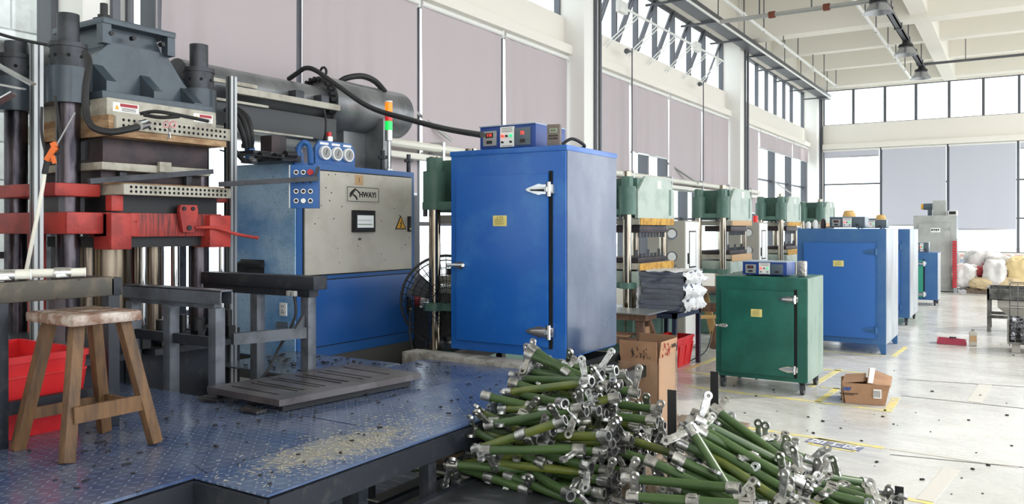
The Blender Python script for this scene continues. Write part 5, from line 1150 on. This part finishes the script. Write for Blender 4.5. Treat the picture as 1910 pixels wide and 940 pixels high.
part(S_,'display_lines',MB().box((KX+.0536,a_.y+.05,zc-.03),(KX+.054,b_.y-.05,zc-.022)).box((KX+.0536,a_.y+.05,zc+.01),(KX+.054,b_.y-.06,zc+.014)),'screen_dim',stuff=True)
a_=XP(735,416,KX); b_=XP(753,417,KX); yc=(a_.y+b_.y)/2; zc=a_.z; W_=part(D1,'danger_sign',MB().prism([(a_.y-.01,zc-.06),(b_.y+.01,zc-.06),(yc,zc+.075)],'x',KX+.02,KX+.023),'black')
part(W_,'yellow_field',MB().prism([(a_.y+.01,zc-.05),(b_.y-.01,zc-.05),(yc,zc+.055)],'x',KX+.023,KX+.0245),'warn_yellow')
part(W_,'lightning_bolt',MB().prism([(yc+.012,zc+.03),(yc-.014,zc-.006),(yc+.0,zc-.006),(yc-.008,zc-.035),(yc-.016,zc-.03),(yc-.004,zc-.048),(yc+.008,zc-.03),(yc+.002,zc-.034),(yc+.014,zc+.004),(yc+.001,zc+.004),(yc+.018,zc+.03)],'x',KX+.0245,KX+.026),'black')
for (par,py) in ((D1,418),(D2,567)):
    a_=XP(760,py,KX); H_=part(par,'handle',MB().box((KX+.015,a_.y-.025,a_.z-.075),(KX+.035,a_.y+.02,a_.z+.075),.006),'black'); part(H_,'lock',MB().cyl((KX+.035,a_.y,a_.z-.045),(KX+.04,a_.y,a_.z-.045),.01,seg=10),'label_yellow')
part(D1,'black_smudge',MB().prism([(XP(668,440,KX).y+.02*math.cos(k*.7)*(1+.4*(k%2)),XP(668,446,KX).z+.012*math.sin(k*.7)) for k in range(9)],'x',KX+.02,KX+.0203),'cab_base')
# socket & vent on the -Y face
a_=YP(529,578,ya); o=part(T,'wall_socket',MB().box((a_.x-.04,ya-.012,a_.z-.05),(a_.x+.045,ya,a_.z+.06),.006),'paper')
q=MB()
for dx,dz in ((-.01,.03),(.012,.03),(0,.0),(-.01,-.02),(.012,-.02)): q.box((a_.x+dx-.003,ya-.0135,a_.z+dz-.007),(a_.x+dx+.003,ya-.012,a_.z+dz+.007))
part(o,'socket_slots',q,'ink',stuff=True)
a_=YP(528,602,ya)
for k in range(9): part(T,'vent_slat',MB().box((a_.x-.07,ya-.012,a_.z-.0-k*.016),(a_.x+.07,ya,a_.z+.009-k*.016)),'alu')
# gauges
y0=XP(588,270,KX-.05).y; y1=XP(662,270,KX-.05).y; X=KX-.05
T=thing('pressure_gauges','blue panel with three round pressure gauges on top of the cabinet','gauges',(X,(y0+y1)/2,2.243))
part(T,'back_panel',MB().prism([(y0,2.245),(y1,2.245),(y1,2.39),(y1-.05,2.45),(y0+.05,2.45),(y0,2.39)],'x',X-.02,X),'cab_blue')
for k in range(3):
    y=y0+(y1-y0)*(.21+.29*k); z=2.345
    g_=part(T,'gauge',MB().cyl((X,y,z),(X+.03,y,z),.06,seg=24),'paper'); part(g_,'dial',MB().cyl((X+.03,y,z),(X+.032,y,z),.046,seg=24),'meter'); part(g_,'needle',MB().bar((X+.034,y-.01,z-.02),(X+.034,y+.008,z+.03),.004,.003),'black'); part(T,'tag',MB().box((X,y-.05,2.415),(X+.004,y+.05,2.435)),'paper')
part(T,'red_bottle',MB().cyl((X-.08,(y0+y1)/2,2.46),(X-.08,(y0+y1)/2,2.50),.035,seg=12).cyl((X-.08,(y0+y1)/2,2.25),(X-.08,(y0+y1)/2,2.46),.03,seg=10),'alu'); part(T,'red_cap',MB().cyl((X-.08,(y0+y1)/2,2.50),(X-.08,(y0+y1)/2,2.54),.022,seg=12),'red_plastic')
# lifting hook
T=thing('lift_hook','bright blue tubular hook on the corner of the blue cabinet','hook',(-5.05,4.7,2.24))
part(T,'tube',MB().tube([D(556,302,6.6),D(558,275,6.6),D(568,266,6.6),D(577,275,6.6),D(580,308,6.5)],.024,seg=12),'cab_blue'); part(T,'bracket',MB().cb(D(556,298,6.6),(.03,.1,.12),.005),'cab_blue')
# stack light
p=XP(725,228,-5.1); T=thing('stack_light','orange red and green signal tower on a thin pole on the cabinet','signal light',(p.x,p.y,2.243))
lp(T,'pole',MB().cyl((0,0,0),(0,0,.3),.014,seg=10).cyl((0,0,0),(0,0,.02),.04,seg=12),'alu'); lp(T,'base',MB().cyl((0,0,.29),(0,0,.39),.036,seg=16),'alu')
for k,(m_,n_) in enumerate((('st_green','green_lens'),('st_red','red_lens'),('st_orange','orange_lens'))): lp(T,n_,MB().cyl((0,0,.392+k*.088),(0,0,.475+k*.088),.036,seg=16),m_)
lp(T,'cap',MB().cyl((0,0,.657),(0,0,.67),.036,seg=16),'paper')
# pendant button panel
p=D(567,348,5.95); T=thing('button_panel','blue pendant panel with rows of round push buttons before the beige door','control panel',(p.x,p.y,p.z-.16),.62)
lp(T,'box',MB().box((-.105,0,0),(.105,.07,.32),.004),'cab_blue'); lp(T,'edge_strip',MB().box((-.108,-.006,0),(-.100,.07,.32)),'alu')
for r_,z in enumerate((.265,.125,.055)):
    for c in range(3):
        if r_==0 and c==2: continue
        x=-.055+.052*c; b_=lp(T,'button',MB().cyl((x,0,z),(x,-.012,z),.018,seg=16),'chrome'); lp(b_,'button_cap',MB().cyl((x,-.012,z),(x,-.018,z),.012,seg=14),'paper' if (r_==2 and c==1) else 'black')
for c in range(3): lp(T,'small_lamp',MB().cyl((-.055+.052*c,0,.19),(-.055+.052*c,-.006,.19),.007,seg=8),'black')
lp(T,'red_knob',MB().cyl((.05,0,.265),(.05,-.03,.265),.022,seg=14),'strip_red'); 

# ================= FAN =================
T=thing('floor_fan','big black cage fan half hidden behind the left edge of the big blue oven','fan',(-4.2,5.5,0))
c=D(832,560,7.2); nrm=Vector((.62,-.78,0)).normalized(); tg=Vector((-nrm.y,nrm.x,0)); up=Vector((0,0,1))
def circ(r,o,n=40): return [c+nrm*o+tg*(r*math.cos(k*2*PI/n))+up*(r*math.sin(k*2*PI/n)) for k in range(n+1)]
part(T,'outer_ring',MB().tube(circ(.40,0),.012,seg=6,smooth=False),'black'); 
q=MB()
for r_,o in ((.36,.05),(.30,.07),(.24,.085),(.18,.095),(.12,.1),(.36,-.05),(.28,-.08)): q.tube(circ(r_,o,32),.003,seg=4,smooth=False)
for k in range(40):
    a_=k*2*PI/40; e=tg*math.cos(a_)+up*math.sin(a_); q.cyl(c+e*.40,c+e*.3+nrm*.075,.0025,seg=4); q.cyl(c+e*.3+nrm*.075,c+e*.06+nrm*.105,.0025,seg=4); q.cyl(c+e*.40,c+e*.12-nrm*.1,.0025,seg=4)
part(T,'wire_cage',q,'black',stuff=True)
for k in range(3):
    a_=k*2*PI/3+.5; e=tg*math.cos(a_)+up*math.sin(a_); f=tg*(-math.sin(a_))+up*math.cos(a_)
    part(T,'blade',MB().hexa([c+e*.05-f*.03-nrm*.02,c+e*.05+f*.03+nrm*.02,c+e*.33+f*.13+nrm*.03,c+e*.33-f*.08-nrm*.03],[c+e*.05-f*.03-nrm*.015,c+e*.05+f*.03+nrm*.025,c+e*.33+f*.13+nrm*.035,c+e*.33-f*.08-nrm*.025]),'dark_steel')
part(T,'motor',MB().cyl(c-nrm*.15,c+nrm*.03,.07,seg=16),'black'); part(T,'stand_pole',MB().cyl((c.x-nrm.x*.12,c.y-nrm.y*.12,.02),(c.x-nrm.x*.12,c.y-nrm.y*.12,c.z),.025,seg=10),'black'); part(T,'stand_base',MB().cyl((c.x-nrm.x*.12,c.y-nrm.y*.12,.002),(c.x-nrm.x*.12,c.y-nrm.y*.12,.03),.2,seg=24),'black')
part(T,'cord',MB().tube([D(766,580,7.1),D(764,620,7.0),D(770,652,6.9),D(776,661,6.9)],.01),'rubber')
T=thing('grey_basket','grey wire basket of scrap behind the cage fan','basket',(-4.9,6.6,0)); p=D(810,600,8.0)
T.location=(p.x,p.y,.0)
lp(T,'bin',MB().box((-.28,-.2,.01),(.28,.2,.92)),'hose_grey'); lp(T,'red_bag',MB().sph((-.18,-.15,.98),.12,(1,1,.7)),'sack_red'); lp(T,'white_bag',MB().sph((.05,-.1,.97),.12,(1,1,.7)),'sack_white')

# ================= HEAPS OF COATED TUBES =================
class Lk: pass
def ring_h(q,p,ax,L_,ro,ri): q.ring(p-ax*L_/2,p+ax*L_/2,ro,ri,12)
def make_link(L_,v,gm):
    r_=.021; X=Vector((1,0,0))
    t=MB(); t.cyl((-L_/2,0,0),(L_/2,0,0),r_,seg=12); mt=t.mesh('tube',gm)
    parts=[('tube',mt)]
    rr=random.Random(v)
    for i,x in enumerate((-L_/2,L_/2) if v%3 else (-L_/2,.02,L_/2)):
        q=MB(); s=1 if x>0 else -1; xc=x+ (s*.012 if abs(x)>.05 else 0)
        ring_h(q,Vector((xc,0,0)),X,.055,.0265,.0185 if abs(x)>.05 else .0211)
        q.cb((xc,0,.026),(.035,.022,.012),.003)
        parts.append(('end_clamp',q.mesh('end_clamp','cast_al')))
        if abs(x)>.05:
            q=MB().cyl((x-s*.03,0,0),(x+s*.02,0,0),.0182,seg=10); parts.append(('bore',q.mesh('bore','black')))
        # lever
        a_=rr.uniform(0,2*PI); tilt=rr.choice((-.5,-.2,.1,.5))*s; ln=rr.uniform(.07,.115)
        dr=Vector((math.sin(tilt),math.cos(tilt)*math.cos(a_),math.cos(tilt)*math.sin(a_))); side=dr.cross(X).normalized(); nn=dr.cross(side).normalized()
        b=Vector((xc,0,0))+dr*.02; e=b+dr*ln
        q=MB(); q.bar(b,b+dr*ln*.5,.026,.012,up=side,bev=.002); q.bar(b+dr*ln*.4,e-dr*.01,.036,.008,up=side,bev=.002)
        q.bar(b+dr*ln*.15+nn*.011,b+dr*ln*.8+nn*.011,.006,.014,up=side); q.bar(b+dr*ln*.15-nn*.011,b+dr*ln*.8-nn*.011,.006,.014,up=side)
        for sgn in (1,): q.ring(e-side*.007,e+side*.007,.021,.009,12)
        parts.append(('lever',q.mesh('lever','cast_al')))
    return parts
VAR=[make_link(.44,k,('tube_green','tube_green','tube_yellow','tube_green')[k%4]) for k in range(8)]
def link_obj(k,loc,rotm,label,grp):
    T=link('clamp_tube',None,None,loc,rotm.to_euler()); T['label']=label; T['category']='tube fitting'; T['group']=grp
    for n_,me in VAR[k%8]: link(n_,me,T)
    return T
def orient(d,roll):
    d=Vector(d).normalized(); q=d.to_track_quat('X','Z'); return q.to_matrix()@Matrix.Rotation(roll,3,'X')
rr=random.Random(21)
# heap 1 on black rack
T=thing('black_rack','long black steel rack carrying the larger heap of green tubes','rack',(-2.0,3.3,0))
for x in (-2.30,-1.70): part(T,'long_rail',MB().box((x-.02,2.45,.40),(x+.02,4.0,.455)),'frame_dark')
for y in (2.47,3.2,3.96): part(T,'cross_rail',MB().box((-2.28,y-.02,.40),(-1.72,y+.02,.44)),'frame_dark')
for x in (-2.30,-1.70):
    for y in (2.6,3.5,3.98): part(T,'leg',MB().box((x-.02,y-.02,.003),(x+.02,y+.02,.40)),'frame_dark')
part(T,'deck_sheet',MB().box((-2.28,2.47,.44),(-1.72,3.98,.45)),'dark_steel')
L1='green coated tube with cast clamps in the larger heap on the black rack'
H1=[((935,745),(1035,768),4.15),((985,722),(1085,752),4.2),((1000,770),(1130,745),4.1),((1030,676),(1075,708),4.25),((1095,745),(1195,760),4.35),((930,790),(1060,765),4.0),((915,830),(1020,795),3.9),((925,840),(1060,838),3.85),((1060,705),(1150,725),4.3),((1120,830),(1215,862),4.0),((1140,810),(1220,835),4.1),((1090,770),(1180,780),4.2)]
def between(pa,pb,dd,k,label,grp,dend=-.12):
    a_=D(*pa,dd+.0); b_=D(*pb,dd+dend); m_=(a_+b_)/2; link_obj(k,m_,orient(b_-a_,rr.uniform(0,6)),label,grp)
N1=['far left end above the platform edge','upper left, second from the top','yellowish one crossing the upper middle','topmost one pointing up left','upper right, pointing to the tall carton','left side, middle height, rising right','left side just below the platform level','left side, long one running level','just below the topmost one','right side, lowest one pointing down right','right side, next to the carton base','right side under the upper right one']
for k,(pa,pb,dd) in enumerate(H1): between(pa,pb,dd,k,'green tube sticking out of the larger heap: '+N1[k],'tubes on the surface of the larger heap')
def zone(v,a,b,names): return names[min(len(names)-1,max(0,int((v-a)/(b-a)*len(names))))]
for lay in range(12):
    z=.48+lay*.044; yc=3.74; hy=.52*(1-lay/12.6)**.75
    n_=max(2,int(hy*2/.075))
    for k in range(n_):
        y=yc-hy+2*hy*(k+.5)/n_+rr.uniform(-.02,.02)
        for xo in ((-.13,.13) if lay<6 else (0,)):
            x=-2.03+xo+rr.uniform(-.05,.05); az=rr.gauss(-.12,.27); el=rr.gauss(0,.12)
            lb_='green tube with cast clamps, %s, %s of the larger heap'%(zone(z,.46,1.02,('bottom layers','lower middle layers','upper middle layers','top layers')),zone(y,3.1,4.26,('near end','near half','far half','far end')))
            link_obj(rr.randrange(8),Vector((x,y,z+rr.uniform(-.01,.01))),orient((math.cos(az),math.sin(az),el),rr.uniform(0,6)),lb_,'tubes in the larger heap')
# heap 2
T=thing('bar_rack','black flat bar rack holding the smaller heap of tubes','rack',(-1.0,3.8,0))
for x,y in ((-1.45,3.78),(-1.435,4.39)): part(T,'upright',MB().box((x-.02,y-.005,.003),(x+.025,y+.003,.90)),'black')
for x,y in ((-.5,3.78),(-.5,4.39),(-1.45,2.9),(-.5,2.9)): part(T,'upright',MB().box((x-.02,y-.005,.003),(x+.02,y+.003,.42)),'black')
for x in (-1.45,-.5): part(T,'long_rail',MB().box((x-.015,2.88,.34),(x+.015,4.4,.38)),'black')
for y in (2.9,3.6,4.38): part(T,'cross_rail',MB().box((-1.45,y-.015,.34),(-.5,y+.015,.378)),'black')
part(T,'deck_sheet',MB().box((-1.43,2.9,.38),(-.52,4.38,.388)),'dark_steel')
L2='green coated tube with cast clamps in the smaller heap at the bottom right'
H2=[((1305,800),(1450,860),4.0),((1350,790),(1500,855),4.1),((1330,820),(1490,870),3.9),((1310,835),(1400,895),3.75),((1265,885),(1350,925),3.5),((1320,850),(1370,930),3.55),((1450,850),(1530,905),3.95),((1480,905),(1600,935),3.7),((1400,865),(1470,915),3.7),((1225,897),(1310,905),3.5),((1345,790),(1410,815),4.25),((1230,930),(1340,938),3.35),((1370,900),(1460,945),3.5),((1500,880),(1590,925),3.9)]
N2=['top left one beside the tall black flat bar','long one along the back ridge','second from the top left','steep one in the centre left','front left, pointing down right','steep one standing across the others','right end of the back ridge','far right, lower one','centre right, middle height','lowest left, running level','topmost short one by the shorter black bar','bottom left corner','bottom centre','rightmost one at the lower picture edge']
for k,(pa,pb,dd) in enumerate(H2): between(pa,pb,dd,k,'green tube on the smaller heap: '+N2[k],'tubes on the surface of the smaller heap',-.1)
for lay in range(9):
    z=.415+lay*.035; f=(1-lay/9.6)**.7
    n_=max(2,int(1.1*f/.08))
    for k in range(n_):
        y=3.74-.52*f+1.04*f*(k+.5)/n_+rr.uniform(-.02,.02)
        for xo in ((0,.3) if lay<3 else (.06,)):
            x=-1.08+xo-.008*lay+rr.uniform(-.04,.04); az=rr.gauss(-.02,.3)
            lb_='green tube with cast clamps, %s at the %s of the smaller heap'%(('low','halfway up','high')[lay//3],zone(y,3.2,4.26,('front','middle','back')))
            link_obj(rr.randrange(8),Vector((x,y,z)),orient((math.cos(az),math.sin(az),-.08-.05*lay+rr.gauss(0,.06)),rr.uniform(0,6)),lb_,'tubes in the smaller heap')
q=None
for (px,py,d_,l) in ((1415,800,4.1,'left one of two upright cast levers on the smaller heap'),(1428,805,4.05,'right one of two upright cast levers on the smaller heap')):
    p=D(px,py,d_); T=thing('cast_lever',l,'lever',tuple(p-Vector((0,0,.08)))); lp(T,'arm',MB().bar((0,0,-.02),(.0,0,.10),.028,.014,bev=.003),'cast_al'); lp(T,'eye',MB().ring((0,-.009,.11),(0,.009,.11),.022,.01,14),'cast_al'); lp(T,'socket',MB().ring((0,-.025,-.03),(0,.025,-.03),.026,.018,14),'cast_al')
# loose tube and foot under the platform
link_obj(1,D(835,882,4.6),orient((1,.1,0),1),'lone green tube lying on the low shelf beneath the platform','loose tubes')
T=thing('low_shelf_rack','black shelf rack with a pale steel deck beneath the platform','shelf',(-2.2,4.2,0))
T.location=(-2.75,4.4,0)
lp(T,'deck',MB().box((-.45,-.9,.36),(.3,.4,.375)),'iron_pale'); lp(T,'deck_lower',MB().box((-.45,-.9,.12),(.3,.4,.13)),'iron_pale')
for x in (-.43,.27):
    for y in (-.88,.36): lp(T,'leg',MB().box((x-.015,y-.015,.003),(x+.015,y+.015,.36)),'frame_dark')
p=D(830,846,4.6); solo('cast_bowl','dusty brown round casting lying under the platform edge','casting',MB().lathe([(0,.1),(.05,.1),(.08,.06),(.11,.05),(.12,0),(0,0)],c=(p.x,p.y,.38),seg=20),'timber',loc=(p.x,p.y,.38))
